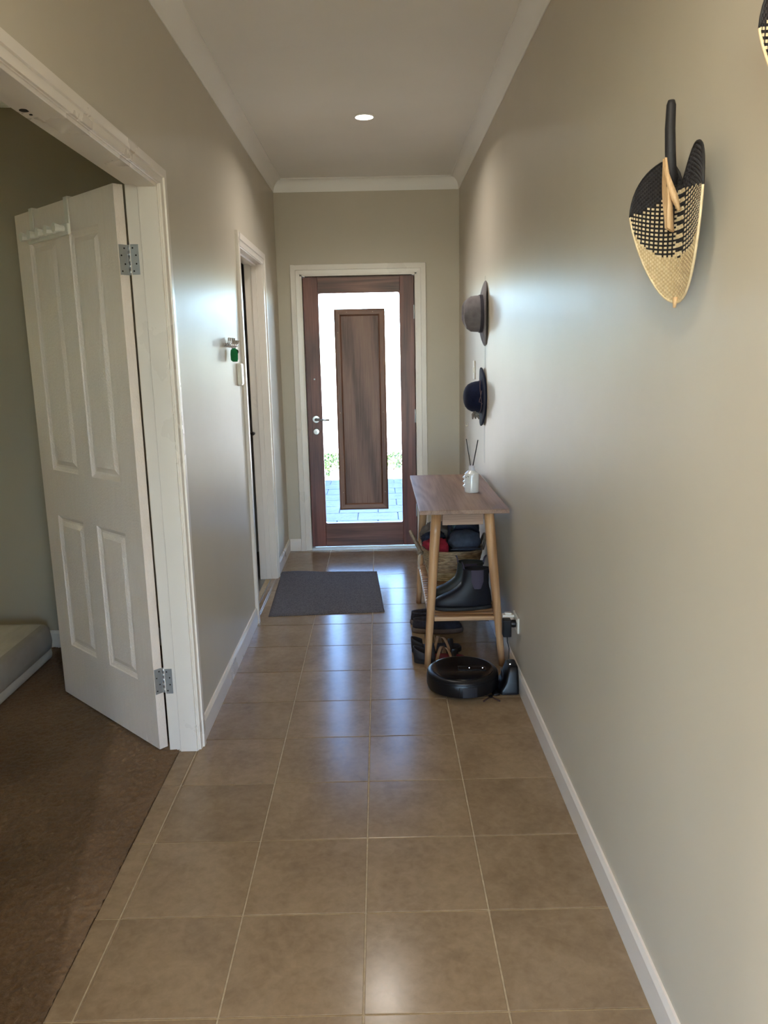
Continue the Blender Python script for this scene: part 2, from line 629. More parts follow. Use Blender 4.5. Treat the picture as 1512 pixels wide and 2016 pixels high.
# cream blind inside the bedroom window
def blind_mat():
    m = bpy.data.materials.new('cream_blind')
    m.use_nodes = True
    nt = m.node_tree
    nt.nodes.clear()
    o = nt.nodes.new('ShaderNodeOutputMaterial')
    d = nt.nodes.new('ShaderNodeBsdfDiffuse')
    t = nt.nodes.new('ShaderNodeBsdfTranslucent')
    d.inputs[0].default_value = srgb(236, 220, 186)
    t.inputs[0].default_value = srgb(250, 234, 198)
    mx = nt.nodes.new('ShaderNodeMixShader')
    mx.inputs[0].default_value = 0.85
    nt.links.new(d.outputs[0], mx.inputs[1])
    nt.links.new(t.outputs[0], mx.inputs[2])
    nt.links.new(mx.outputs[0], o.inputs[0])
    return m
bl = thing('roller_blind', 'cream roller blind over the bedroom window', 'blind', (-3.985, (BW[0] + BW[1]) / 2, 0.9))
hw = (BW[1] - BW[0]) / 2 + 0.04
box('fabric', -0.001, 0.001, -hw, hw, 0.0, 1.27, blind_mat(), bl)
tube('roller', [(0.0, -hw, 1.29), (0.0, hw, 1.29)], 0.014, WHITE, bl)

# cornices (coved) along the hallway
def cove(name, pts_fn, label):
    prof = [(0.0, -0.083), (0.004, -0.083)]
    R1, R2 = 0.057, 0.074
    for i in range(0, 11):
        a = math.pi / 2 * i / 10
        prof.append((0.062 - R1 * math.cos(a), -0.080 + R2 * math.sin(a)))
    prof += [(0.065, -0.006), (0.065, 0.0), (0.0, 0.0)]
    A, B = [], []
    for d, z in prof:
        a, b = pts_fn(d)
        A.append((a[0], a[1], ZC + z))
        B.append((b[0], b[1], ZC + z))
    n = len(prof)
    Fc = [(i, (i + 1) % n, n + (i + 1) % n, n + i) for i in range(n)]
    Fc += [tuple(range(n)), tuple(range(2 * n - 1, n - 1, -1))]
    o = mesh_obj(name, A + B, Fc, CEIL)
    fix(o)
    autosmooth(o, 30)
    return struct(o, label, 'cornice')
cove('trim_1', lambda d: ((XL + d, HB, 0), (XL + d, -d, 0)), 'white coved cornice along the left hallway wall')
cove('trim_2', lambda d: ((XL + d, -d, 0), (XR - d, -d, 0)), 'white coved cornice above the front door wall')
cove('trim_3', lambda d: ((XR - d, HB, 0), (XR - d, -d, 0)), 'white coved cornice along the right hallway wall')
struct(box('trim_4', -4.0, XL - WT, -2.06, -2.0, ZC - 0.08, ZC, CEIL, bev=0.02, seg=3), 'white cornice over the bedroom wall', 'cornice')

# skirting boards
def skirt(name, segs, label):
    """segs: (axis, along0, along1, face, dir) — extrude a splayed skirting profile"""
    V, Fc = [], []
    prof = [(0, 0), (0.012, 0), (0.012, 0.078), (0.006, 0.094), (0, 0.094)]
    for axis, a0, a1, face, dr in segs:
        b = len(V)
        for a in (a0, a1):
            for d, z in prof:
                V.append((face + dr * d, a, z) if axis == 'y' else (a, face + dr * d, z))
        n = len(prof)
        Fc += [(b + i, b + (i + 1) % n, b + n + (i + 1) % n, b + n + i) for i in range(n)]
        Fc += [tuple(b + i for i in range(n)), tuple(b + n + n - 1 - i for i in range(n))]
    o = mesh_obj(name, V, Fc, WHITE)
    fix(o)
    return struct(o, label, 'skirting')
skirt('baseboard_left', [('y', HB, BJ0 - 0.056, XL, 1), ('y', BJ1 + 0.052, DJ0 - 0.068, XL, 1), ('y', DJ1 + 0.068, 0, XL, 1)], 'white skirting board along the left hallway wall')
skirt('baseboard_right', [('y', HB, 0, XR, -1)], 'white skirting board along the right hallway wall')
skirt('baseboard_front', [('x', XL + 0.012, FX0 - 0.088, 0.0, -1), ('x', FX1 + 0.09, XR - 0.012, 0.0, -1)], 'short white skirting beside the front door')
skirt('baseboard_bedroom', [('x', -4.0, XL - WT, -2.0, -1)], 'white skirting board in the bedroom')

# ------------------------------------------------------------------ architraves and jambs
def profile_loft(name, corners, prof, mat, parent):
    """mitred frame leg: corners = [(pos_fn(d, t)) for both ends]; prof = [(across, proud)]"""
    A = [corners[0](a, t) for a, t in prof]
    B = [corners[1](a, t) for a, t in prof]
    n = len(prof)
    Fc = [(i, (i + 1) % n, n + (i + 1) % n, n + i) for i in range(n)]
    Fc += [tuple(range(n)), tuple(range(2 * n - 1, n - 1, -1))]
    o = mesh_obj(name, A + B, Fc, mat, parent)
    return fix(o)

def arch_prof(w):
    # inner edge thin with a bevel, outer part thick
    return [(0, 0), (0, 0.009), (w * 0.40, 0.012), (w * 0.44, 0.018), (w * 0.95, 0.018), (w, 0.014), (w, 0)]

def architrave_side(n, y0, y1, head, w, label):
    """on the hallway face of the left wall around an opening y0..y1"""
    root = struct(empty('trim_%d' % n), label, 'door frame')
    pr = arch_prof(w)
    profile_loft('architrave_leg', [lambda a, t: (XL + t, y1 + a, 0), lambda a, t: (XL + t, y1 + a, head + a)], pr, WHITE, root)
    profile_loft('architrave_leg', [lambda a, t: (XL + t, y0 - a, 0), lambda a, t: (XL + t, y0 - a, head + a)], pr, WHITE, root)
    profile_loft('architrave_head', [lambda a, t: (XL + t, y0 - a, head + a), lambda a, t: (XL + t, y1 + a, head + a)], pr, WHITE, root)
    return root

tb = architrave_side(5, BJ0 - 0.003, BJ1 + 0.003, HEAD + 0.002, 0.052, 'white architrave and jamb of the wide bedroom doorway')
JX0, JX1 = XL - WT - 0.002, XL + 0.002
def jambs(root, y0, y1, stop_x0, stop_x1):
    box('jamb', JX0, JX1, y1, y1 + 0.02, -0.004, HEAD, WHITE, root, 0.001)
    box('jamb', JX0, JX1, y0 - 0.02, y0, -0.004, HEAD, WHITE, root, 0.001)
    box('jamb_head', JX0, JX1, y0 - 0.02, y1 + 0.02, HEAD, HEAD + 0.02, WHITE, root, 0.001)
    if stop_x0 is not None:
        box('door_stop', stop_x0, stop_x1, y1 - 0.011, y1, 0.0, HEAD, WHITE, root, 0.001)
        box('door_stop', stop_x0, stop_x1, y0, y0 + 0.011, 0.0, HEAD, WHITE, root, 0.001)
        box('door_stop', stop_x0, stop_x1, y0 + 0.011, y1 - 0.011, HEAD - 0.011, HEAD, WHITE, root, 0.001)
jambs(tb, BJ0, BJ1, -0.822, -0.757)
cb = lathe('ball_catch_hole', [(0.0001, 0), (0.011, 0), (0.011, 0.002), (0.0001, 0.002)], HOLESHADE, tb, 14, 'z', (-0.845, -3.963, HEAD - 0.0015))  # flat dark disc, the hole's shade is put into its colour
lathe('screw_hole', [(0.0001, 0), (0.004, 0), (0.004, 0.002), (0.0001, 0.002)], HOLESHADE, tb, 10, 'z', (-0.843, -3.93, HEAD - 0.0015))

td = architrave_side(6, DJ0 - 0.003, DJ1 + 0.003, HEAD + 0.004, 0.066, 'white architrave and jamb of the side room doorway')
jambs(td, DJ0, DJ1, -0.822, -0.79)
struct(box('trim_7', -0.797, -0.791, DJ0, DJ1, -0.004, 0.0015, METAL), 'metal floor strip at the side room doorway', 'floor strip')

# front door architrave and frame
tf = struct(empty('trim_8'), 'white architrave and frame around the timber front door', 'door frame')
pr = arch_prof(0.068)
x0, x1, hd = FX0 - 0.019, FX1 + 0.019, FTOP + 0.018
profile_loft('architrave_leg', [lambda a, t: (x0 - a, -t, 0), lambda a, t: (x0 - a, -t, hd + a)], pr, WHITE, tf)
profile_loft('architrave_leg', [lambda a, t: (x1 + a, -t, 0), lambda a, t: (x1 + a, -t, hd + a)], pr, WHITE, tf)
profile_loft('architrave_head', [lambda a, t: (x0 - a, -t, hd + a), lambda a, t: (x1 + a, -t, hd + a)], pr, WHITE, tf)
box('jamb', FX0 - 0.022, FX0 - 0.004, -0.004, 0.16, 0.0, FTOP + 0.02, WHITE, tf, 0.001)
box('jamb', FX1 + 0.004, FX1 + 0.022, -0.004, 0.16, 0.0, FTOP + 0.02, WHITE, tf, 0.001)
box('jamb_head', FX0 - 0.022, FX1 + 0.022, -0.004, 0.16, FTOP + 0.004, FTOP + 0.024, WHITE, tf, 0.001)
box('door_stop', FX0 - 0.004, FX0 + 0.012, 0.072, 0.13, 0.012, FTOP, BLACKGAP, tf)
box('door_stop', FX1 - 0.012, FX1 + 0.004, 0.072, 0.13, 0.012, FTOP, BLACKGAP, tf)
box('door_stop', FX0 + 0.012, FX1 - 0.012, 0.072, 0.13, FTOP - 0.012, FTOP + 0.004, BLACKGAP, tf)
struct(box('trim_9', FX0 - 0.004, FX1 + 0.004, -0.006, 0.16, -0.004, 0.018, SILL, bev=0.002), 'pale metal sill under the front door', 'door sill')

# ------------------------------------------------------------------ front door
fd = struct(empty('door_1'), 'dark timber front door with clear glass around a central timber panel', 'door')
DY0, DY1 = 0.028, 0.068
GX0, GX1, GZ0, GZ1 = -0.462, 0.142, 0.204, 1.947
PX0, PX1, PZ0, PZ1 = -0.348, 0.030, 0.312, 1.830
box('stile', FX0, GX0 - 0.002, DY0, DY1, 0.022, FTOP, DOORW, fd, 0.002)
box('stile', GX1 + 0.002, FX1, DY0, DY1, 0.022, FTOP, DOORW, fd, 0.002)
box('rail', GX0 - 0.0015, GX1 + 0.0015, DY0, DY1, 0.022, GZ0 - 0.002, DOORR, fd, 0.002)
box('rail', GX0 - 0.0015, GX1 + 0.0015, DY0, DY1, GZ1 + 0.002, FTOP, DOORR, fd, 0.002)
# glazing bead with rounded inner corners around the glass
def bead():
    def rr(x0, x1, z0, z1, r, y):
        pts = []
        for cx, cz, a0 in ((x1 - r, z1 - r, 0), (x0 + r, z1 - r, 90), (x0 + r, z0 + r, 180), (x1 - r, z0 + r, 270)):
            for k in range(7):
                a = math.radians(a0 + 15 * k)
                pts.append((cx + r * math.cos(a), y, cz + r * math.sin(a)))
        return pts
    rings = [rr(GX0 - 0.002, GX1 + 0.002, GZ0 - 0.002, GZ1 + 0.002, 0.001, DY1 - 0.003), rr(GX0 - 0.002, GX1 + 0.002, GZ0 - 0.002, GZ1 + 0.002, 0.001, DY0 + 0.003),
             rr(GX0 + 0.002, GX1 - 0.002, GZ0 + 0.002, GZ1 - 0.002, 0.013, DY0 + 0.004), rr(GX0 + 0.002, GX1 - 0.002, GZ0 + 0.002, GZ1 - 0.002, 0.013, DY1 - 0.004)]
    n = len(rings[0])
    V = [p for r in rings for p in r]
    Fc = []
    for i in range(4):
        j = (i + 1) % 4
        for k in range(n):
            k2 = (k + 1) % n
            Fc.append((i * n + k, i * n + k2, j * n + k2, j * n + k))
    return fix(mesh_obj('glazing_bead', V, Fc, DOORW, fd))
bead()
box('pane', GX0 - 0.001, GX1 + 0.001, 0.047, 0.052, GZ0 - 0.001, GZ1 + 0.001, GLASS, fd)
# central panel, glued on the glass on both sides
box('panel', PX0 + 0.05, PX1 - 0.05, 0.034, 0.0465, PZ0 + 0.05, PZ1 - 0.05, PANELW, fd, 0.0015)
mp_ = [(0, 0.0), (0, 0.019), (0.012, 0.024), (0.040, 0.022), (0.052, 0.008), (0.052, 0.0)]
yb = 0.0468
def pf(name, c0, c1, mat):
    profile_loft(name, [c0, c1], mp_, mat, fd)
pf('panel_moulding', lambda a, t: (PX0 + a, yb - t, PZ0 + a), lambda a, t: (PX0 + a, yb - t, PZ1 - a), PANELF)
pf('panel_moulding', lambda a, t: (PX1 - a, yb - t, PZ0 + a), lambda a, t: (PX1 - a, yb - t, PZ1 - a), PANELF)
PANELFX = wood('timber_moulding_cross', srgb(92, 62, 50), srgb(122, 86, 70), srgb(140, 104, 86), 'x', 0.4, 5.0, 0.4, 0.1)
pf('panel_moulding', lambda a, t: (PX0 + a, yb - t, PZ0 + a), lambda a, t: (PX1 - a, yb - t, PZ0 + a), PANELFX)
pf('panel_moulding', lambda a, t: (PX0 + a, yb - t, PZ1 - a), lambda a, t: (PX1 - a, yb - t, PZ1 - a), PANELFX)
box('outer_panel', PX0, PX1, 0.0525, 0.070, PZ0, PZ1, PANELW, fd, 0.002)
PLUG = simple('pale_filler', srgb(176, 150, 130), None, 0.6)
for (px, pz) in ((-0.253, 1.807), (-0.06, 1.808), (-0.322, 1.66), (-0.322, 1.065), (0.004, 1.065), (-0.318, 0.45), (0.006, 0.45)):
    lathe('nail_plug', [(0.0001, 0), (0.0032, 0), (0.0032, 0.001), (0.0001, 0.001)], PLUG, fd, 8, 'y', (px, yb - 0.0245, pz))
# lever handle
hn = lathe('handle_rose', [(0.0001, 0), (0.026, 0), (0.027, -0.003), (0.026, -0.009), (0.0001, -0.010)], METAL, fd, 28, 'y', (-0.508, DY0, 1.020))
lathe('spindle_neck', [(0.0095, 0), (0.0095, -0.036), (0.0001, -0.038)], simple('dark_neck_metal', srgb(120, 120, 122), None, 0.3, metal=1.0), hn, 16, 'y', (-0.508, DY0 - 0.009, 1.020))  # neck in a darker grey metal than the lever
tube('lever', [(-0.511, DY0 - 0.044, 1.0195), (-0.50, DY0 - 0.050, 1.0195), (-0.478, DY0 - 0.053, 1.019), (-0.44, DY0 - 0.054, 1.017), (-0.405, DY0 - 0.053, 1.0155)], [0.009, 0.0098, 0.0092, 0.0086, 0.0078], METAL, hn, 12)
dl = lathe('deadlock', [(0.0001, 0), (0.023, 0), (0.024, -0.003), (0.021, -0.010), (0.0001, -0.011)], METAL, fd, 26, 'y', (-0.509, DY0, 0.926))
box('snib', -0.513, -0.505, DY0 - 0.023, DY0 - 0.010, 0.906, 0.932, METAL, dl, 0.002)
lathe('viewer_hole', [(0.0001, 0), (0.006, 0), (0.006, -0.002), (0.0001, -0.003)], METAL, fd, 14, 'y', (-0.510, DY0, 1.321))
for hz in (1.80, 1.03, 0.30):
    h = box('hinge', FX1 - 0.004, FX1 + 0.010, DY0 - 0.004, DY0 + 0.002, hz - 0.05, hz + 0.05, STEEL, fd)
    tube('hinge_pin', [(FX1 + 0.004, DY0 - 0.008, hz - 0.05), (FX1 + 0.004, DY0 - 0.008, hz + 0.05)], 0.006, STEEL, h, 10)

# ------------------------------------------------------------------ bedroom door leaf
def door_mat():
    m, nt, p = base_mat('embossed_white_door')
    v = coords(nt, (60, 60, 9), 'Object')
    n = nz(nt, v, 1.0, 5, 0.6, 0.4)
    n2 = nz(nt, coords(nt, (260, 260, 120), 'Object'), 1.0, 3)
    a = nt.nodes.new('ShaderNodeMath')
    nt.links.new(n.outputs['Fac'], a.inputs[0])
    nt.links.new(n2.outputs['Fac'], a.inputs[1])
    r = ramp(nt, n.outputs['Fac'], [(0.3, srgb(226, 213, 202)), (0.7, srgb(231, 218, 207))])
    nt.links.new(r.outputs[0], p.inputs['Base Color'])
    p.inputs['Roughness'].default_value = 0.3
    p.inputs['Specular IOR Level'].default_value = 0.5
    bump(nt, p, a.outputs[0], 0.6, 0.004)
    return m
DOORP = door_mat()

def panel_door(root, W_, H_, Th, panels, face_dirs=(-1, 1)):
    """leaf in local x 0..W_, faces at y=0 and y=Th; recessed moulded panels on both faces, one mesh for the slab"""
    xs = sorted(set([0, W_] + [v for p in panels for v in p[:2]]))
    zs = sorted(set([0, H_] + [v for p in panels for v in p[2:]]))
    V, Fc = [], []
    def quad(a, b, c, d):
        i = len(V)
        V.extend([a, b, c, d])
        Fc.append((i, i + 1, i + 2, i + 3))
    for yy in (0.0, Th):
        s = 1 if yy == 0 else -1
        for i in range(len(xs) - 1):
            for j in range(len(zs) - 1):
                xa, xb, za, zb = xs[i], xs[i + 1], zs[j], zs[j + 1]
                inside = any(p[0] <= xa and xb <= p[1] and p[2] <= za and zb <= p[3] for p in panels)
                if not inside:
                    quad((xa, yy, za), (xb, yy, za), (xb, yy, zb), (xa, yy, zb))
        for p in panels:
            lev = [(0, 0), (0.004, 0.004), (0.016, 0.010), (0.024, 0.010), (0.044, 0.0025)]
            for k in range(len(lev) - 1):
                (o0, d0), (o1, d1) = lev[k], lev[k + 1]
                A = [(p[0] + o0, yy + s * d0, p[2] + o0), (p[1] - o0, yy + s * d0, p[2] + o0), (p[1] - o0, yy + s * d0, p[3] - o0), (p[0] + o0, yy + s * d0, p[3] - o0)]
                B = [(p[0] + o1, yy + s * d1, p[2] + o1), (p[1] - o1, yy + s * d1, p[2] + o1), (p[1] - o1, yy + s * d1, p[3] - o1), (p[0] + o1, yy + s * d1, p[3] - o1)]
                for q in range(4):
                    r = (q + 1) % 4
                    quad(A[q], A[r], B[r], B[q])
            o1, d1 = lev[-1]
            quad((p[0] + o1, yy + s * d1, p[2] + o1), (p[1] - o1, yy + s * d1, p[2] + o1), (p[1] - o1, yy + s * d1, p[3] - o1), (p[0] + o1, yy + s * d1, p[3] - o1))
    quad((0, 0, 0), (0, Th, 0), (0, Th, H_), (0, 0, H_))
    quad((W_, 0, 0), (W_, Th, 0), (W_, Th, H_), (W_, 0, H_))
    quad((0, 0, 0), (W_, 0, 0), (W_, Th, 0), (0, Th, 0))
    quad((0, 0, H_), (W_, 0, H_), (W_, Th, H_), (0, Th, H_))
    o = mesh_obj('leaf', V, Fc, DOORP, root)
    return fix(o)

LP = Vector((-0.902, -3.167, 0.0))
ld = Vector((-0.583, 0.563, 0)).normalized()
ang = math.atan2(ld.y, ld.x)          # local x along the leaf; local +y must point away from the hall face
bd = struct(empty('door_2', (LP.x, LP.y, 0.012), ang), 'open white moulded panel door leading into the bedroom', 'door')
# local +y = rotate(ld, +90deg) points to (-ld.y, ld.x); visible face must face (-.69,-.72)
sgn = Vector((-ld.y, ld.x, 0)).dot(Vector((-0.69, -0.72, 0)))
Th = 0.035
panels = [(0.125, 0.352, 0.252, 0.838), (0.466, 0.700, 0.252, 0.838), (0.125, 0.352, 1.032, 1.945), (0.466, 0.700, 1.032, 1.945)]
leaf = panel_door(bd, 0.815, 2.06, Th, panels)
if sgn > 0:                            # visible face is at +y: shift the slab so that face lies on y=0
    leaf.location = (0, -Th, 0)
FACE = 1 if sgn > 0 else -1            # outward direction (local y) of the visible face
for hz in (1.815, 0.275):
    h = boxes('hinge', [(-0.0012, 0.0, -0.033 if FACE > 0 else 0.002, -0.002 if FACE > 0 else 0.033, hz - 0.05, hz + 0.05)], STEEL, bd)
    zz = hz
    yk = -Th - 0.004 if FACE > 0 else Th + 0.004
    for k in range(5):
        tube('knuckle', [(-0.004, yk, zz - 0.05 + 0.02 * k + 0.0008), (-0.004, yk, zz - 0.05 + 0.02 * (k + 1) - 0.0008)], 0.006, STEEL, h, 10)
    for k, (sy, sz) in enumerate(((0.010, -0.038), (0.022, -0.014), (0.010, 0.014), (0.022, 0.038))):
        lathe('screw', [(0.0001, -0.0018), (0.003, -0.0018), (0.003, 0), (0.0001, 0)], BLACKGAP, h, 8, 'x', (0.0, -sy if FACE > 0 else sy, zz + sz))
# hinge leaves fixed on the jamb
for hz in (1.827, 0.287):
    h = box('hinge_plate', JX0 + 0.004, -0.836, BJ1 - 0.0014, BJ1, hz - 0.05, hz + 0.05, STEEL, tb)
    for (sx, sz) in ((-0.856, -0.038), (-0.846, -0.014), (-0.846, 0.014), (-0.856, 0.038)):
        lathe('screw', [(0.0001, -0.0004), (0.003, -0.0004), (0.003, 0), (0.0001, 0)], BLACKGAP, h, 8, 'y', (sx, BJ1 - 0.0014, hz + sz))

# over-door hook rack (rests on the leaf)
PLAST = simple('white_plastic', srgb(222, 218, 208), None, 0.3)
rk = thing('over_door_hook_rack', 'white over-door hook rack with five pegs on the open bedroom door', 'hook rack', (LP.x, LP.y, 0.012), ang)
fo = FACE
def yb2(a, b):
    return (min(a * fo, b * fo), max(a * fo, b * fo))
ya, yb_ = yb2(0.006, 0.018)
box('rail', 0.322, 0.672, ya, yb_, 1.933, 1.973, PLAST, rk, 0.003)
for sx in (0.346, 0.650):
    ya, yb_ = yb2(0.0015, 0.006)
    s_ = boxes('strap', [(sx - 0.015, sx + 0.015, ya, yb_, 1.94, 2.066), (sx - 0.015, sx + 0.015) + yb2(-Th - 0.006, 0.006) + (2.062, 2.067), (sx - 0.015, sx + 0.015) + yb2(-Th - 0.006, -Th - 0.0015) + (2.03, 2.067)], PLAST, rk)
for k in range(5):
    px = 0.352 + 0.0725 * k
    lathe('peg', [(0.0001, 0.016 * fo), (0.011, 0.016 * fo), (0.012, 0.030 * fo), (0.0175, 0.052 * fo), (0.0175, 0.057 * fo), (0.0001, 0.058 * fo)], PLAST, rk, 8, 'y', (px, 0, 1.955), smooth=False)

# side-room door, slightly ajar
d3 = struct(empty('door_3', (-0.863, DJ0 + 0.004, 0.006), math.radians(90 + 5)), 'white side room door standing slightly ajar', 'door')
lf = panel_door(d3, 0.842, 2.056, 0.035, [(0.13, 0.36, 0.25, 0.84), (0.48, 0.71, 0.25, 0.84), (0.13, 0.36, 1.03, 1.94), (0.48, 0.71, 1.03, 1.94)])
lf.location = (0, -0.035, 0)
DKMETAL = simple('dark_bronze', srgb(52, 48, 44), None, 0.35, metal=0.8)
kb = lathe('handle_rose', [(0.0001, 0), (0.026, 0), (0.026, -0.008), (0.0001, -0.009)], DKMETAL, d3, 24, 'y', (0.785, -0.035, 1.0))
tube('lever', [(0.785, -0.042, 1.0), (0.785, -0.075, 1.0), (0.775, -0.084, 1.0), (0.70, -0.084, 1.0)], [0.009, 0.009, 0.009, 0.007], DKMETAL, kb, 10)

# ------------------------------------------------------------------ downlights
RING = simple('downlight_ring', srgb(228, 226, 220), None, 0.4)
DIFF = glow('downlight_diffuser', (1.0, 0.93, 0.82, 1), 3.0)
def downlight(x, y, watts, label, grp=None, dia=0.118, col=(1.0, 0.94, 0.85)):
    t = thing('downlight', label, 'ceiling light', (x, y, ZC), group=grp)
    r = dia / 2
    lathe('ring', [(r - 0.011, -0.0005), (r - 0.011, -0.006), (r - 0.002, -0.0055), (r, -0.001), (r, -0.0005)], RING, t, 36)
    lathe('diffuser', [(0.0001, -0.0015), (r - 0.0115, -0.0015), (r - 0.0115, -0.0045), (0.0001, -0.0045)], DIFF, t, 32)
    ld_ = bpy.data.lights.new('downlight_lamp', 'AREA')
    ld_.shape = 'DISK'
    ld_.size = dia * 0.7
    ld_.energy = watts
    ld_.color = col
    ld_.spread = math.radians(150)
    lo = bpy.data.objects.new('downlight_lamp', ld_)
    COL.objects.link(lo)
    lo.parent = t
    lo.location = (0, 0, -0.007)
    return t
downlight(-0.072, -1.487, 3.2, 'round recessed ceiling light glowing near the front door')
downlight(-0.072, -5.4, 5.0, 'round recessed ceiling light at the living room end of the hallway', col=(1.0, 0.88, 0.72))
for (x, y) in ((-1.8, -8.0), (0.0, -8.2), (1.8, -8.0)):
    downlight(x, y, 40.0, 'round recessed ceiling light over the living room', 'living room ceiling lights')
#PART2
# ------------------------------------------------------------------ outside the front door
CONC = simple('pale_concrete', srgb(205, 200, 190), srgb(214, 209, 200), 0.85, 3, kind='World', bscale=40, bstr=0.2)
struct(box('ground', -30, 30, 0.16, 60, -0.2, -0.045, CONC), 'pale sunlit pavement outside the front door', 'ground')
def slate_mat():
    m, nt, p = base_mat('stamped_slate')
    v = coords(nt, (1, 1, 1), 'World')
    n = nz(nt, v, 7.0, 7, 0.65, 0.8)
    r = ramp(nt, n.outputs['Fac'], [(0.3, srgb(60, 58, 68)), (0.7, srgb(88, 86, 98))])
    nt.links.new(r.outputs[0], p.inputs['Base Color'])
    p.inputs['Roughness'].default_value = 0.55
    n2 = nz(nt, coords(nt, (1, 2.2, 1), 'World'), 9.0, 7, 0.7, 1.2)
    bump(nt, p, n2.outputs['Fac'], 0.8, 0.03)
    return m
SLATE = slate_mat()
porch = struct(box('floor_porch', -1.6, 1.5, 0.162, 3.80, -0.06, -0.036, simple('paver_joint', srgb(96, 98, 102), None, 0.9)), 'grey slate paved porch outside the front door', 'paving')
PS = 0.385
pm = {}
for j in range(10):
    y0 = 0.17 + 0.355 * j
    off = (0.5 if j % 2 else 0.0) * PS
    for i in range(9):
        x0 = -1.60 + PS * i - off
        xa, xb = max(x0, -1.6), min(x0 + PS, 1.5)
        w = round(xb - xa - 0.008, 4)
        if w < 0.03:
            continue
        if w not in pm:
            bm = bmesh.new()
            bm_box(bm, 0, w, 0, 0.347, 0, 0.013, 0.003)
            bmesh.ops.recalc_face_normals(bm, faces=bm.faces[:])
            me = bpy.data.meshes.new('paver')
            bm.to_mesh(me)
            bm.free()
            me.materials.append(SLATE)
            pm[w] = me
        o = bpy.data.objects.new('paver', pm[w])
        COL.objects.link(o)
        o.parent = porch
        o.location = (xa + 0.004, y0 + 0.004, -0.040 + random.uniform(-0.001, 0.001))
LEAF = simple('shrub_leaf', srgb(36, 66, 26), srgb(62, 92, 40), 0.5, 8)
STEM = simple('shrub_stem', srgb(92, 80, 56), None, 0.8)
def shrub(x, y, rx, ry, h, n, label, grp=None):
    t = thing('shrub', label, 'shrub', (x, y, -0.045), group=grp)
    rnd = random.Random(int(x * 100 + y * 31))
    V, Fc = [], []
    for k in range(n):
        a = rnd.uniform(0, 2 * math.pi)
        q = math.sqrt(rnd.random())
        zz = rnd.uniform(0.08, 1.0)
        s = math.sqrt(max(0.05, 1 - zz * zz * 0.8))
        c = Vector((math.cos(a) * q * rx * s, math.sin(a) * q * ry * s, zz * h))
        d = Vector((rnd.uniform(-1, 1), rnd.uniform(-1, 1), rnd.uniform(0.1, 1.2))).normalized()
        sd_ = d.cross(Vector((rnd.uniform(-1, 1), rnd.uniform(-1, 1), 0.2))).normalized()
        L, wd = rnd.uniform(0.04, 0.075), rnd.uniform(0.010, 0.018)
        nn = d.cross(sd_) * 0.004
        b = len(V)
        V += [c, c + d * L * 0.5 + sd_ * wd + nn, c + d * L, c + d * L * 0.5 - sd_ * wd + nn]
        Fc.append((b, b + 1, b + 2, b + 3))
    mesh_obj('foliage', V, Fc, LEAF, t)
    st = []
    for k in range(6):
        a = rnd.uniform(0, 6.28)
        st.append(([(0.02 * math.cos(a), 0.02 * math.sin(a), -0.01), (0.4 * rx * math.cos(a), 0.4 * ry * math.sin(a), h * 0.4), (0.6 * rx * math.cos(a), 0.6 * ry * math.sin(a), h * 0.8)], [0.006, 0.005, 0.003]))
    tubes('stem', st, STEM, t, 6)
shrub(-0.72, 4.65, 0.34, 0.26, 0.21, 460, 'low green shrub beyond the porch, behind the handle side of the front door')
shrub(0.12, 4.65, 0.34, 0.26, 0.20, 460, 'low green shrub beyond the porch, behind the hinge side of the front door')
shrub(-0.82, 4.02, 0.18, 0.20, 0.16, 220, 'small spreading plant at the porch edge')

# ------------------------------------------------------------------ doormat
MAT = simple('grey_mat_pile', srgb(74, 71, 72), srgb(114, 109, 110), 0.95, 150, bscale=330, bstr=0.8, bdist=0.004, spec=0.1)
def doormat():
    c = [Vector((-0.701, -1.585)), Vector((-0.021, -1.545)), Vector((-0.067, -0.663)), Vector((-0.738, -0.625))]
    nx, ny = 90, 120
    V, Fc = [], []
    org = Vector((-0.38, -1.1))
    def pos(u, v):
        p = (c[0] * (1 - u) + c[1] * u) * (1 - v) + (c[3] * (1 - u) + c[2] * u) * v
        return p - org
    for j in range(ny + 1):
        for i in range(nx + 1):
            u, v = i / nx, j / ny
            p = pos(u, v)
            e = min(u, 1 - u, v, 1 - v) * 60
            h = 0.0095 * min(1, 0.45 + e * 0.4) + noise.noise((p.x * 90, p.y * 90, 0)) * 0.0011
            if v > 0.9:
                h += 0.008 * (v - 0.9) * 10 * max(0, math.sin(u * 7.5)) * (1 - u)
            V.append((p.x, p.y, h))
    n1 = len(V)
    for j in range(ny):
        for i in range(nx):
            a = j * (nx + 1) + i
            Fc.append((a, a + 1, a + nx + 2, a + nx + 1))
    rim = [i for i in range(nx + 1)] + [j * (nx + 1) + nx for j in range(1, ny + 1)] + [ny * (nx + 1) + i for i in range(nx - 1, -1, -1)] + [j * (nx + 1) for j in range(ny - 1, 0, -1)]
    for k in rim:
        V.append((V[k][0], V[k][1], 0.0005))
    m = len(rim)
    for k in range(m):
        k2 = (k + 1) % m
        Fc.append((rim[k], n1 + k, n1 + k2, rim[k2]))
    Fc.append(tuple(n1 + k for k in range(m - 1, -1, -1)))
    o = mesh_obj('doormat', V, Fc, MAT, None, True, (org.x, org.y, 0))
    tag(o, 'flat charcoal grey doormat on the tiles by the front door', 'doormat')
doormat()

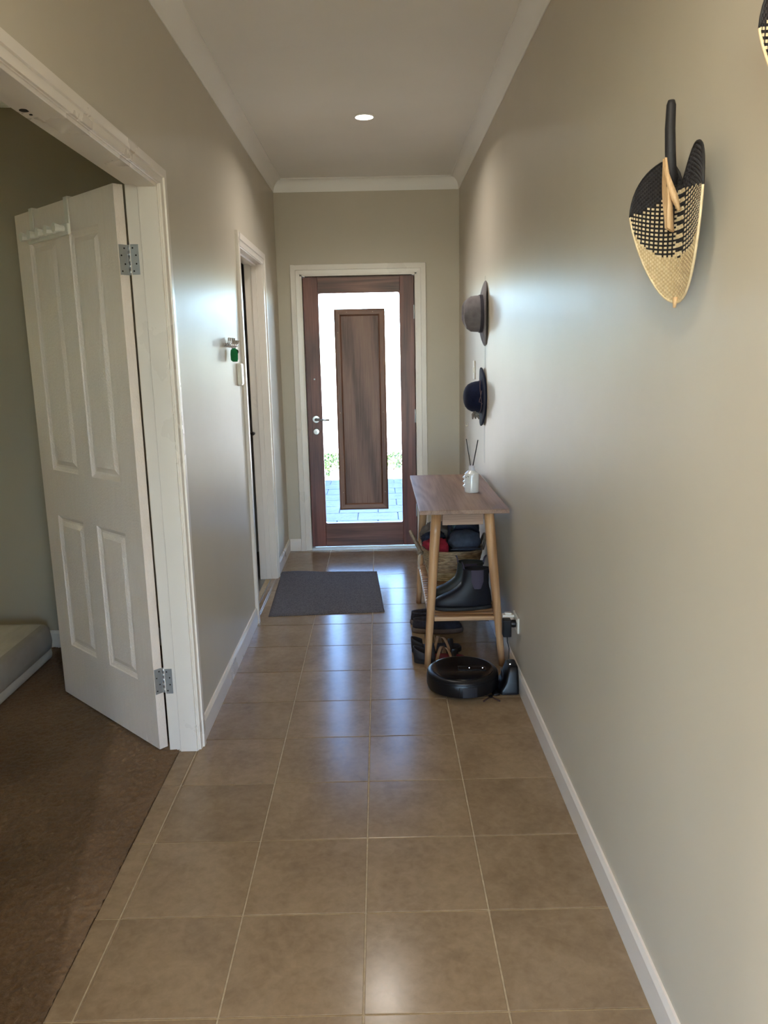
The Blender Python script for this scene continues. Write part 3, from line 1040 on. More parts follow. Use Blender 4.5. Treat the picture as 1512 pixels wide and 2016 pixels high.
# ------------------------------------------------------------------ console table
tb_ = thing('console_table', 'slim oak console table with splayed round legs and a slatted shelf', 'table', (0.357, -1.875, 0))
def L(x, y, z):
    return (x - 0.357, y + 1.875, z)
def lbox(name, x0, x1, y0, y1, z0, z1, mat, parent=tb_, bev=0.0015):
    return box(name, x0 - 0.357, x1 - 0.357, y0 + 1.875, y1 + 1.875, z0, z1, mat, parent, bev)
lbox('tabletop', 0.150, 0.566, -2.42, -1.33, 0.760, 0.780, OAKTOP)
legs = [((0.180, -2.395), (0.231, -2.372)), ((0.543, -2.385), (0.476, -2.372)), ((0.190, -1.385), (0.231, -1.415)), ((0.543, -1.385), (0.476, -1.415))]
for (fx, fy), (tx, ty) in legs:
    pts, rad = [], []
    for k in range(9):
        t = k / 8
        pts.append(L(fx + (tx - fx) * t, fy + (ty - fy) * t, 0.0 + 0.7598 * t))
        rad.append(0.0155 + 0.0085 * min(1, t * 1.25))
    tube('leg', pts, rad, LEGW, tb_, 20)
lbox('apron', 0.2575, 0.4500, -2.383, -2.365, 0.702, 0.7595, OAKX)
lbox('apron', 0.2575, 0.4500, -1.422, -1.404, 0.702, 0.7595, OAKX)
lbox('apron', 0.222, 0.240, -2.346, -1.441, 0.702, 0.7595, OAKTOP)
lbox('apron', 0.467, 0.485, -2.346, -1.441, 0.702, 0.7595, OAKTOP)
lbox('shelf_rail', 0.192, 0.214, -2.36, -1.43, 0.218, 0.240, SLATW)
lbox('shelf_rail', 0.504, 0.526, -2.36, -1.43, 0.218, 0.240, SLATW)
ns = 23
for k in range(ns):
    ya = -2.390 + k * 0.0432
    xa, xb = (0.2165, 0.502) if k in (0, ns - 1) else (0.192, 0.526)
    lbox('slat', xa, xb, ya, ya + 0.030, 0.2402, 0.2555, SLATW, tb_, 0.002)
lbox('shelf_edge', 0.2165, 0.502, -2.397, -2.3905, 0.236, 0.2555, SLATW, tb_, 0.001)

# ------------------------------------------------------------------ reed diffuser
CERAM = simple('white_ceramic', srgb(216, 216, 214), None, 0.22, 30, coat=0.3)
rd = thing('reed_diffuser', 'white reed diffuser bottle with two black reeds on the console table', 'diffuser', (0.446, -1.948, 0.780))
lathe('bottle', [(0.0001, 0.0), (0.034, 0.0), (0.0365, 0.003), (0.0365, 0.094), (0.034, 0.101), (0.020, 0.112), (0.0165, 0.115), (0.0001, 0.115)], CERAM, rd, 40)
autosmooth(rd.children[0], 30)
lathe('collar', [(0.0001, 0.1152), (0.0155, 0.1152), (0.0155, 0.138), (0.014, 0.1395), (0.0001, 0.1395)], simple('pearl_collar', srgb(206, 204, 212), None, 0.3), rd, 28)
for k, z in enumerate((0.078, 0.056, 0.034)):
    mesh_obj('side_stud', [(-0.036, -0.008, z - 0.010), (-0.036, 0.008, z - 0.010), (-0.036, 0.008, z + 0.010), (-0.036, -0.008, z + 0.010), (-0.047, 0, z)], [(0, 1, 4), (1, 2, 4), (2, 3, 4), (3, 0, 4), (3, 2, 1, 0)], CERAM, rd)
INK = simple('dark_print', srgb(60, 62, 66), None, 0.5)
for (x0, x1, z) in ((-0.0335, -0.0255, 0.086), (-0.024, -0.0185, 0.086), (-0.0335, -0.029, 0.081)):
    V = []
    for x in (x0, x1):
        yy = -math.sqrt(0.0367 ** 2 - x * x)
        V += [(x, yy, z - 0.0018), (x, yy, z + 0.0018)]
    mesh_obj('label_print', V, [(0, 2, 3, 1)], INK, rd)
REED = simple('black_reed', srgb(16, 15, 16), None, 0.7)
tube('reed', [(0.004, 0.004, 0.02), (-0.006, 0.003, 0.139), (-0.028, 0.002, 0.278)], 0.0021, REED, rd, 8)
tube('reed', [(-0.006, -0.005, 0.02), (0.006, -0.005, 0.139), (0.031, -0.006, 0.272)], 0.0026, REED, rd, 8)

# ------------------------------------------------------------------ woven basket and what lies in it
FIB = simple('seagrass_rope', srgb(112, 90, 64), srgb(198, 172, 136), 0.85, 6, (5, 5, 28), bscale=14, bstr=0.5, bdist=0.003)
FIBP = simple('pale_seagrass', srgb(150, 132, 94), srgb(212, 196, 158), 0.85, 6, (5, 5, 28), bscale=14, bstr=0.5, bdist=0.003)
bk = thing('seagrass_basket', 'woven seagrass basket on the console table shelf', 'basket', (0.365, -1.640, 0.2565))
def sup(a, b, t, e=3.2):
    c, s = math.cos(t), math.sin(t)
    return (a * math.copysign(abs(c) ** (2 / e), c), b * math.copysign(abs(s) ** (2 / e), s))
def basket_band(name, z0, z1, rows, mat, inner=False):
    rings = []
    per = 6
    for k in range(rows * per + 1):
        z = z0 + (z1 - z0) * k / (rows * per)
        f = z / 0.17
        a = 0.130 + 0.040 * f + 0.0055 * abs(math.sin(math.pi * k / per))
        b = 0.165 + 0.035 * f + 0.0055 * abs(math.sin(math.pi * k / per))
        ring = []
        for q in range(72):
            t = 2 * math.pi * q / 72
            wv = 0.0008 * math.sin(q * 2.2 + (k // per) * 2.6)
            x, y = sup(a + wv, b + wv, t)
            ring.append((x, y, z + 0.0012 * math.sin(q * 0.35 + k // per)))
        rings.append(ring)
    return rings
r1 = basket_band('x', 0.0, 0.052, 5, FIBP)
loft('lower_weave', r1, FIBP, bk, True, False)
rr_ = [[(p[0], p[1], p[2]) for p in r1[0]]]
mesh_obj('bottom', rr_[0], [tuple(range(71, -1, -1))], FIBP, bk)
r2 = basket_band('x', 0.052, 0.172, 12, FIB)
# fold over the rim and go down inside
for dz, ins in ((0.004, 0.004), (0.002, 0.010), (-0.06, 0.022), (-0.12, 0.035)):
    r2.append([(p[0] * (1 - ins / 0.16), p[1] * (1 - ins / 0.19), 0.172 + dz) for p in r2[72]])
loft('upper_weave', r2, FIB, bk, True, False)
ROPE = simple('grey_rope', srgb(112, 98, 82), srgb(146, 130, 110), 0.9, 90)
WROPE = simple('white_rope', srgb(196, 190, 178), None, 0.9, 90)
hp = []
for k in range(21):
    t = math.pi * k / 20
    hp.append((-0.172 - 0.062 * math.sin(t), -0.055 * math.cos(t) - 0.08, 0.150 + 0.118 * math.sin(t)))
tube('rope_handle', hp, 0.0085, ROPE, bk, 8)
tube('rope_knot', [(-0.182, -0.135, 0.150), (-0.190, -0.140, 0.160), (-0.182, -0.146, 0.170), (-0.172, -0.140, 0.160)], [0.010, 0.013, 0.013, 0.010], ROPE, bk, 8)
tubes('tie_cord', [([(-0.178, -0.140, 0.165), (-0.192, -0.158, 0.145), (-0.196, -0.165, 0.11), (-0.192, -0.166, 0.085)], 0.003), ([(-0.176, -0.140, 0.165), (-0.184, -0.160, 0.15), (-0.187, -0.166, 0.12), (-0.190, -0.166, 0.08)], 0.003), ([(-0.194, -0.166, 0.088), (-0.192, -0.167, 0.074)], [0.006, 0.004])], WROPE, bk, 6)
hp2 = [(0.172 + 0.02 * math.sin(math.pi * k / 14), -0.055 * math.cos(math.pi * k / 14), 0.150 + 0.075 * math.sin(math.pi * k / 14)) for k in range(15)]
tube('rope_handle', hp2, 0.0085, ROPE, bk, 8)

def inside_basket(p):
    """keep a point (world) within the basket; above the rim it may lean outwards"""
    zr = p.z - 0.2565
    if zr < 0.0022:
        p.z = 0.2587
        zr = 0.0022
    tab = [(0.0, 0.126, 0.160), (0.052, 0.130, 0.161), (0.112, 0.1435, 0.173), (0.174, 0.156, 0.186), (0.180, 0.157, 0.187), (0.30, 0.35, 0.38)]
    a, b = tab[-1][1:]
    for (z0, a0, b0), (z1, a1, b1) in zip(tab, tab[1:]):
        if zr <= z1:
            t = (zr - z0) / (z1 - z0)
            a, b = a0 + (a1 - a0) * t, b0 + (b1 - b0) * t
            break
    x, y = p.x - 0.365, p.y + 1.640
    q = (abs(x / a) ** 3.2 + abs(y / b) ** 3.2) ** (1 / 3.2)
    if q > 1:
        p.x, p.y = 0.365 + x / q, -1.640 + y / q
    return p
# where soft things in the heap press against each other: (point, normal)
PRESS = {'red|cap': ((0.334, -1.74, 0.45), (1, 0.10, 0)), 'red|scarf': ((0.27, -1.698, 0.46), (0, 0.90, 0.30)),
         'scarf|pouch': ((0.28, -1.632, 0.48), (0, 0.92, 0.28)), 'left|pack': ((0.347, -1.60, 0.45), (1, 0, 0)),
         'cap|pack': ((0.43, -1.668, 0.50), (0, 1, 0.12)), 'pack|handle': ((0.527, -1.60, 0.45), (1, 0, 0))}
def presser(sides, extra=None):
    pl = [(Vector(PRESS[k][0]), Vector(PRESS[k][1]).normalized() * sg) for k, sg in sides]
    def f(p):
        for _ in range(4):
            for c, n in pl:
                d = (p - c).dot(n)
                if d > 0:
                    p = p - n * d
            if extra:
                p = extra(p)
            p = inside_basket(p)
        return p
    return f
def lump(name, loc, rad, mat, label, cat, amp=0.25, fr=2.2, seed=0, fold=0.0, flat=None, parent=None, low=None, press=None):
    V, Fc = [], []
    nu, nv = 44, 26
    for j in range(nv + 1):
        ph = math.pi * j / nv
        for i in range(nu):
            th = 2 * math.pi * i / nu
            d = Vector((math.sin(ph) * math.cos(th), math.sin(ph) * math.sin(th), math.cos(ph)))
            f = 1 + amp * noise.noise(d * fr + Vector((seed, seed * 1.7, 0)))
            f += fold * abs(noise.noise(d * fr * 2.3 + Vector((seed * 3, 0, seed))))
            p = Vector((d.x * rad[0], d.y * rad[1], d.z * rad[2])) * f
            if low and d.z < 0:            # bulk reaching down into the basket
                k = (1 - d.z * d.z) ** 0.5
                p = Vector((d.x / max(k, 1e-4) * rad[0] * k ** 0.35, d.y / max(k, 1e-4) * rad[1] * k ** 0.35, 0)) * f
                p.z = d.z * low
            if press:
                o_ = Vector(loc) + (parent.location if parent else Vector((0, 0, 0)))
                p = press(p + o_) - o_
            if flat is not None and p.z < flat:
                p.z = flat + (p.z - flat) * 0.1
            V.append(p)
    for j in range(nv):
        for i in range(nu):
            i2 = (i + 1) % nu
            Fc.append((j * nu + i, (j + 1) * nu + i, (j + 1) * nu + i2, j * nu + i2))
    o = mesh_obj(name, V, Fc, mat, parent, True, loc)
    fix(o)
    for pl in o.data.polygons:
        pl.use_smooth = True
    if label:
        tag(o, label, cat)
    return o
NAVY = simple('navy_cloth', srgb(20, 26, 44), srgb(34, 42, 64), 0.8, 40, bscale=160, bstr=0.2)
SLATEB = simple('slate_cloth', srgb(54, 60, 74), srgb(72, 78, 92), 0.85, 40, bscale=180, bstr=0.2)
REDC = simple('red_cloth', srgb(140, 22, 40), srgb(172, 34, 54), 0.85, 40, bscale=180, bstr=0.2)
BROWNC = simple('taupe_leather', srgb(84, 74, 66), srgb(112, 100, 90), 0.6, 30)
GREENC = simple('teal_trim', srgb(44, 66, 70), srgb(60, 84, 88), 0.8, 40)
lump('red_shirt', (0.272, -1.735, 0.440), (0.075, 0.065, 0.040), REDC, 'crumpled red cloth at the rim of the seagrass basket', 'cloth', 0.35, 2.6, 3, 0.25, low=0.178, press=presser([('red|cap', 1), ('red|scarf', 1)]))
cp = thing('cap', 'slate blue peaked cap lying in the seagrass basket', 'cap', (0.432, -1.735, 0.425))
lump('crown', (0.0, 0.0, 0.045), (0.088, 0.080, 0.062), SLATEB, None, None, 0.12, 1.8, 11, 0.06, parent=cp, press=presser([('red|cap', -1), ('cap|pack', 1)], lambda p: Vector((p.x, p.y, max(p.z, 0.405)))))
V, Fc = [], []
for j in range(9):
    for i in range(17):
        a = math.pi * (0.95 + 1.05 * i / 16 - 0.5)
        a = math.radians(226 + 88 * i / 16)
        r = 0.068 + 0.044 * j / 8
        V.append((r * math.cos(a) * 1.1, r * math.sin(a), 0.024 + 0.008 * math.sin(math.pi * i / 16) - 0.008 * j / 8))
nb_ = len(V)
V += [(v[0], v[1], v[2] - 0.004) for v in V]
for j in range(8):
    for i in range(16):
        a = j * 17 + i
        Fc.append((a, a + 1, a + 18, a + 17))
        Fc.append((nb_ + a + 17, nb_ + a + 18, nb_ + a + 1, nb_ + a))
for i in range(16):
    Fc.append((8 * 17 + i, 8 * 17 + i + 1, nb_ + 8 * 17 + i + 1, nb_ + 8 * 17 + i))
for j in range(8):
    Fc.append((j * 17, (j + 1) * 17, nb_ + (j + 1) * 17, nb_ + j * 17))
    Fc.append((j * 17 + 16, nb_ + j * 17 + 16, nb_ + (j + 1) * 17 + 16, (j + 1) * 17 + 16))
fix(mesh_obj('peak', V, Fc, SLATEB, cp, True))
def pack_front(p):
    # the lower half of the bag bulges forward under the cap, the upper half stays behind it
    c, n = Vector(PRESS['cap|pack'][0]), Vector(PRESS['cap|pack'][1]).normalized()
    d = (c - p).dot(n)
    if p.z < 0.41 and p.y < -1.60:
        p = Vector((p.x, -1.60 + (p.y + 1.60) * 2.6, min(p.z, 0.404)))
    elif d > 0:
        p = p + n * d
    return p
jk = thing('backpack', 'dark navy backpack heaped in the seagrass basket', 'bag', (0.432, -1.595, 0.425))
lump('body', (0.0, 0.0, 0.075), (0.115, 0.085, 0.080), NAVY, None, None, 0.25, 2.2, 5, 0.15, parent=jk, low=0.242, press=presser([('left|pack', -1), ('pack|handle', 1)], pack_front))
tube('strap', [(-0.070, -0.066, 0.075), (-0.052, -0.070, 0.115), (-0.020, -0.064, 0.150), (0.040, -0.045, 0.165)], [0.008, 0.010, 0.010, 0.008], GREENC, jk, 8)
tube('buckle', [(-0.066, -0.074, 0.086), (-0.060, -0.077, 0.106)], 0.007, BLACKGAP, jk, 8)
lump('leather_pouch', (0.285, -1.595, 0.485), (0.085, 0.060, 0.062), BROWNC, 'taupe leather pouch at the back of the seagrass basket', 'bag', 0.22, 2.0, 8, 0.2, low=0.224, press=presser([('scarf|pouch', -1), ('left|pack', 1)]))
lump('navy_scarf', (0.276, -1.655, 0.468), (0.072, 0.045, 0.035), NAVY, 'navy scarf bundled behind the red cloth in the basket', 'scarf', 0.3, 2.4, 9, 0.3, low=0.206, press=presser([('red|scarf', -1), ('scarf|pouch', 1), ('red|cap', 1), ('left|pack', 1)]))

# ------------------------------------------------------------------ shoes
def outline(L_, W_, n=40, toe=0.55):
    """shoe sole outline from heel (x=0) to toe (x=L_)"""
    pts = []
    for k in range(n):
        t = 2 * math.pi * k / n
        u = (1 - math.cos(t)) / 2
        w = 0.5 * W_ * (0.72 + 0.28 * math.sin(min(1, u * 1.25) * math.pi * 0.62)) * abs(math.sin(t)) ** 0.62
        pts.append((u * L_, math.copysign(w, math.sin(t))))
    return pts
def ring(xa, xb, w, z, n=40):
    o = outline(xb - xa, w, n)
    return [(xa + x, y, z) for x, y in o]

LEATHER = simple('black_boot_leather', srgb(15, 16, 22), srgb(25, 26, 34), 0.5, 12, bscale=160, bstr=0.12, spec=0.28)
ELAST = simple('purple_elastic', srgb(50, 44, 58), srgb(66, 58, 74), 0.8, 40, (4, 4, 120))
SOLEB = simple('black_sole', srgb(20, 20, 22), None, 0.7)
SOLEG = simple('dark_green_leather', srgb(18, 26, 26), srgb(30, 38, 36), 0.45, 14)
def boot(label, loc, rz, lm):
    t = thing('ankle_boot', label, 'boot', loc, rz, 'ankle boots on the shelf')
    loft('sole', [ring(0.0, 0.282, 0.094, 0.0), ring(-0.002, 0.285, 0.098, 0.004), ring(-0.002, 0.286, 0.098, 0.014), ring(0.003, 0.280, 0.092, 0.018)], SOLEB, t)
    secs = [(0.004, 0.279, 0.090, 0.018), (0.000, 0.282, 0.094, 0.030), (0.000, 0.280, 0.093, 0.045), (0.002, 0.268, 0.090, 0.058), (0.004, 0.240, 0.087, 0.072), (0.006, 0.205, 0.083, 0.088), (0.010, 0.176, 0.080, 0.106), (0.014, 0.156, 0.078, 0.126), (0.016, 0.146, 0.077, 0.148), (0.015, 0.142, 0.078, 0.170), (0.010, 0.140, 0.080, 0.192), (0.006, 0.142, 0.081, 0.204)]
    rings = [ring(a, b, w, z) for a, b, w, z in secs]
    for i, rg in enumerate(rings):      # creases across the instep
        if 3 <= i <= 8:
            for q in range(len(rg)):
                x, y, z = rg[q]
                s_ = 0.004 * noise.noise((x * 26, z * 60, 1.0))
                rg[q] = (x + s_, y * (1 + s_ * 5), z)
    inn = [ring(0.012, 0.136, 0.070, 0.203), ring(0.016, 0.134, 0.066, 0.15), ring(0.02, 0.13, 0.06, 0.10)]
    up = loft('upper', rings + inn, lm, t)
    for s in (-1, 1):
        V, Fc = [], []
        for j in range(11):
            z = 0.108 + 0.094 * j / 10
            hw_ = 0.030 * (0.55 + 0.45 * min(1, j / 4)) if j < 10 else 0.031
            for i in range(9):
                x = 0.076 + hw_ * (i / 4 - 1)
                k = j
                wa = 0.0425 + 0.0012 * (1 - ((i - 4) / 4) ** 2) - 0.0015 * (1 - abs(j - 8) / 8)
                V.append((x, s * (wa - 0.010 * ((i - 4) / 4) ** 2 * 0.35), z))
        for j in range(10):
            for i in range(8):
                a = j * 9 + i
                Fc.append((a, a + 1, a + 10, a + 9))
        mesh_obj('elastic_gusset', V, Fc, ELAST, t, True)
    for (x, dx) in ((0.012, -0.016), (0.136, 0.010)):
        tube('pull_tab', [(x, -0.010, 0.190), (x + dx * 0.5, -0.010, 0.222), (x + dx, 0.0, 0.234), (x + dx * 0.5, 0.010, 0.222), (x, 0.010, 0.190)], 0.0038, ELAST, t, 6)
    return t
boot('black leather ankle boot with elastic sides at the open end of the table shelf', (0.507, -2.262, 0.2562), math.radians(183), LEATHER)
boot('dark green leather ankle boot tucked behind the black one on the table shelf', (0.492, -2.146, 0.2562), math.radians(178), SOLEG)

FABR = simple('dark_shoe_fabric', srgb(34, 32, 38), srgb(52, 48, 54), 0.9, 60, bscale=200, bstr=0.3)
SOLET = simple('taupe_sole', srgb(88, 74, 66), srgb(104, 90, 80), 0.75, 30)
def slipon(label, loc, rz):
    t = thing('slip_on_shoe', label, 'shoe', loc, rz, 'slip-on shoes on the floor')
    loft('sole', [ring(0.0, 0.276, 0.096, 0.0), ring(-0.003, 0.280, 0.102, 0.006), ring(-0.003, 0.280, 0.102, 0.022), ring(0.002, 0.274, 0.095, 0.027)], SOLET, t)
    rings = [ring(0.003, 0.272, 0.092, 0.026), ring(0.002, 0.270, 0.092, 0.040), ring(0.004, 0.255, 0.088, 0.052), ring(0.006, 0.215, 0.082, 0.064), ring(0.006, 0.172, 0.076, 0.074), ring(0.012, 0.160, 0.066, 0.072), ring(0.02, 0.18, 0.062, 0.045), ring(0.03, 0.20, 0.05, 0.034)]
    loft('upper', rings, FABR, t)
slipon('dark slip-on shoe with a taupe sole under the console table, next to the sandals', (0.128, -1.885, 0.0), math.radians(-2))
slipon('dark slip-on shoe with a taupe sole under the console table, behind its pair', (0.124, -1.760, 0.0), math.radians(4))

TAN = simple('tan_strap', srgb(140, 110, 82), srgb(168, 138, 106), 0.7, 40)
BLKS = simple('black_strap', srgb(24, 24, 28), srgb(38, 36, 42), 0.7, 40)
MAROON = simple('maroon_insole', srgb(104, 30, 38), srgb(128, 42, 50), 0.7, 40)
def strap_band(name, x, zt, w, mat, root, W_=0.092, skew=0.0, lean=0.0):
    V, Fc = [], []
    n = 16
    for k in range(n + 1):
        t = math.pi * k / n
        y = -W_ / 2 * math.cos(t) * 1.03
        z = 0.020 + zt * math.sin(t) ** 0.8
        for dx, dn in ((-w / 2, 0), (w / 2, 0), (w / 2, 0.003), (-w / 2, 0.003)):
            V.append((x + dx + skew * (k / n - 0.5) + lean * math.sin(t), y * (1 + dn * 20), z + dn * math.sin(t)))
    for k in range(n):
        for q in range(4):
            a, b = k * 4 + q, k * 4 + (q + 1) % 4
            Fc.append((a, b, b + 4, a + 4))
    Fc += [(0, 3, 2, 1), (n * 4, n * 4 + 1, n * 4 + 2, n * 4 + 3)]
    fix(mesh_obj(name, V, Fc, mat, root, True))
def sandal(label, loc, rz, insole):
    t = thing('sandal', label, 'sandal', loc, rz, 'strappy sandals on the floor')
    loft('sole', [ring(0.0, 0.248, 0.088, 0.0), ring(-0.003, 0.252, 0.094, 0.005), ring(-0.003, 0.252, 0.094, 0.020), ring(0.0, 0.249, 0.090, 0.024)], SOLEB, t)
    loft('insole', [ring(0.004, 0.245, 0.084, 0.0242), ring(0.006, 0.243, 0.080, 0.029), ring(0.02, 0.23, 0.06, 0.029)], insole, t)
    strap_band('strap', 0.195, 0.038, 0.026, BLKS, t, skew=0.02)
    strap_band('strap', 0.160, 0.048, 0.014, TAN, t, skew=-0.045)
    strap_band('strap', 0.130, 0.056, 0.016, TAN, t, skew=0.045)
    strap_band('strap', 0.090, 0.068, 0.030, BLKS, t, 0.088, lean=-0.010)
    # heel cup and back strap
    V, Fc = [], []
    n = 18
    for k in range(n + 1):
        a = math.radians(75 + 210 * k / n)
        for j in range(4):
            z = 0.022 + 0.060 * j / 3 * (0.65 + 0.35 * math.cos(math.radians(210 * (k / n - 0.5))))
            V.append((0.046 + 0.050 * math.cos(a) - 0.004 * j / 3, 0.041 * math.sin(a), z))
    for k in range(n):
        for j in range(3):
            a = k * 4 + j
            Fc.append((a, a + 1, a + 5, a + 4))
    o = mesh_obj('heel_strap', V, Fc, BLKS, t, True)
    md = o.modifiers.new('thick', 'SOLIDIFY')
    md.thickness = 0.004
    md.offset = 1
sandal('black strappy sandal with a maroon insole beside the table leg', (0.122, -2.318, 0.0), math.radians(-3), MAROON)
sandal('black strappy sandal with tan straps and dark insole, further under the table', (0.116, -2.188, 0.0), math.radians(3), BLKS)

# ------------------------------------------------------------------ robot vacuum and dock
VBLK = simple('black_gloss_plastic', srgb(9, 9, 13), srgb(12, 12, 16), 0.2, 20, spec=0.35)
VMAT = simple('black_matte_plastic', srgb(11, 11, 14), srgb(15, 15, 18), 0.36, 60, spec=0.3)
VGREY = simple('grey_plastic', srgb(34, 36, 42), None, 0.35)
LED = glow('white_led', (0.75, 0.8, 1.0, 1), 6.0)
rv = thing('robot_vacuum', 'round black robot vacuum cleaner on the tiles under the table end', 'robot vacuum', (0.325, -2.628, 0.0))
lathe('body', [(0.0001, 0.010), (0.140, 0.010), (0.158, 0.018), (0.162, 0.030), (0.162, 0.068), (0.160, 0.074), (0.1585, 0.0745), (0.1585, 0.0765), (0.160, 0.077), (0.159, 0.082), (0.152, 0.089), (0.138, 0.0915), (0.0001, 0.0915)], VMAT, rv, 72)
autosmooth(rv.children[0], 35)
tc_ = lathe('top_cover', [(0.0001, 0.0917), (0.1375, 0.0917), (0.136, 0.0945), (0.130, 0.0955), (0.0001, 0.0962)], VBLK, rv, 72)
bp = bmesh.new()
bm_box(bp, -0.020, 0.105, -0.036, 0.004, 0.0963, 0.1005, 0.0035, 2)
bar = bm_obj('control_panel', bp, VBLK, rv)
bar.rotation_euler = (0, 0, math.radians(-4))
tube('panel_trim', [(-0.022, 0.006, 0.0985), (0.103, 0.0, 0.0985)], 0.0016, VGREY, bar, 8)
for dx in (0.030, 0.090):
    lathe('indicator_light', [(0.0001, 0), (0.0016, 0), (0.0016, 0.0006), (0.0001, 0.0008)], LED, bar, 10, 'z', (dx, -0.016, 0.1005))
V, Fc = [], []
for k in range(9):      # sensor window on the rim
    a = math.radians(-84 + 14 * (k / 8 - 0.5) * 1.6)
    for z in (0.022, 0.066):
        V.append((0.1632 * math.cos(a), 0.1632 * math.sin(a), z))
for k in range(8):
    Fc.append((2 * k, 2 * k + 2, 2 * k + 3, 2 * k + 1))
mesh_obj('sensor_window', V, Fc, VGREY, rv, True)
for a in (-77, -100, 40):
    a = math.radians(a)
    c, s = math.cos(a), math.sin(a)
    tube('bumper_seam', [(0.1622 * c, 0.1622 * s, 0.024), (0.1622 * c, 0.1622 * s, 0.066)], 0.0014, BLACKGAP, rv, 6)
br_ = lathe('side_brush', [(0.0001, 0.004), (0.010, 0.004), (0.010, 0.010), (0.0001, 0.010)], VMAT, rv, 12, 'z', (0.112, -0.118, 0))
tubes('bristles', [([(0.112, -0.118, 0.007), (0.112 + 0.055 * math.cos(a), -0.118 + 0.055 * math.sin(a), 0.004)], [0.002, 0.004]) for a in (-0.9, 2.3, 4.0)], simple('brown_bristle', srgb(54, 30, 26), None, 0.8), br_, 6)
for (wx, wy) in ((-0.11, 0.0), (0.11, 0.02)):
    lathe('wheel', [(0.0001, -0.010), (0.028, -0.010), (0.028, 0.010), (0.0001, 0.010)], BLACKGAP, rv, 20, 'x', (wx, wy, 0.028))

dk = thing('charging_dock', 'black charging dock for the robot vacuum against the skirting', 'dock', (0.530, -2.648, 0.0))
V = []
secs = [(-0.048, 0.035, -0.074, 0.074, 0.0), (-0.048, 0.035, -0.074, 0.074, 0.018), (-0.026, 0.035, -0.066, 0.066, 0.050), (-0.016, 0.034, -0.058, 0.058, 0.095), (-0.010, 0.033, -0.048, 0.048, 0.116), (0.0, 0.030, -0.040, 0.040, 0.122)]
def rrect(x0, x1, y0, y1, z, r=0.012, n=5):
    pts = []
    for cx, cy, a0 in ((x1 - r, y1 - r, 0), (x0 + r, y1 - r, 90), (x0 + r, y0 + r, 180), (x1 - r, y0 + r, 270)):
        for k in range(n):
            a = math.radians(a0 + 90 * k / (n - 1))
            pts.append((cx + r * math.cos(a), cy + r * math.sin(a), z))
    return pts
loft('tower', [rrect(*s) for s in secs], VMAT, dk)
autosmooth(dk.children[0], 35)
loft('ramp', [rrect(-0.0825, -0.046, -0.078, 0.070, 0.0), rrect(-0.0825, -0.046, -0.078, 0.070, 0.005), rrect(-0.079, -0.047, -0.075, 0.066, 0.008)], VMAT, dk)
loft('contact_plate', [rrect(-0.030, -0.0285, -0.030, 0.030, z, 0.0005, 3) for z in (0.052, 0.088)], VGREY, dk)
dk.children[-1].location = (0.003, 0, 0)
lathe('status_light', [(0.0001, 0), (0.0022, 0), (0.0022, 0.0008), (0.0001, 0.001)], LED, dk, 10, 'z', (0.004, -0.020, 0.1222))

# power outlet, plugs and cord
po = thing('power_outlet', 'white double power outlet plate low on the wall beside the table', 'power outlet', (XR, -2.570, 0.285))
box('plate', -0.009, -0.0005, -0.060, 0.060, -0.037, 0.037, PLAST, po, 0.003)
for sy in (-0.038, 0.038):
    box('switch', -0.0115, -0.009, sy - 0.007, sy + 0.007, 0.012, 0.026, PLAST, po, 0.001)
pa = thing('power_adapter', 'black plug-in power adapter in the wall outlet', 'adapter', (XR - 0.012, -2.590, 0.285))
lathe('plug_boss', [(0.0001, 0.0005), (0.017, 0.0005), (0.018, -0.012), (0.016, -0.022), (0.0001, -0.022)], VMAT, pa, 22, 'x')
box('body', -0.058, -0.0205, -0.022, 0.022, -0.058, 0.022, VMAT, pa, 0.004, 2)
tube('cord', [(-0.036, 0, -0.055), (-0.036, -0.002, -0.085), (-0.028, -0.006, -0.115), (-0.030, -0.012, -0.145), (-0.032, -0.022, -0.160)], 0.0021, BLACKGAP, pa, 8)
pw = thing('white_plug', 'white plug in the wall outlet beside the black adapter', 'plug', (XR - 0.012, -2.535, 0.290))
box('body', -0.052, 0.0005, -0.018, 0.018, -0.026, 0.022, PLAST, pw, 0.005, 2)
box('grip', -0.040, -0.010, -0.010, 0.010, 0.022, 0.030, PLAST, pw, 0.002)

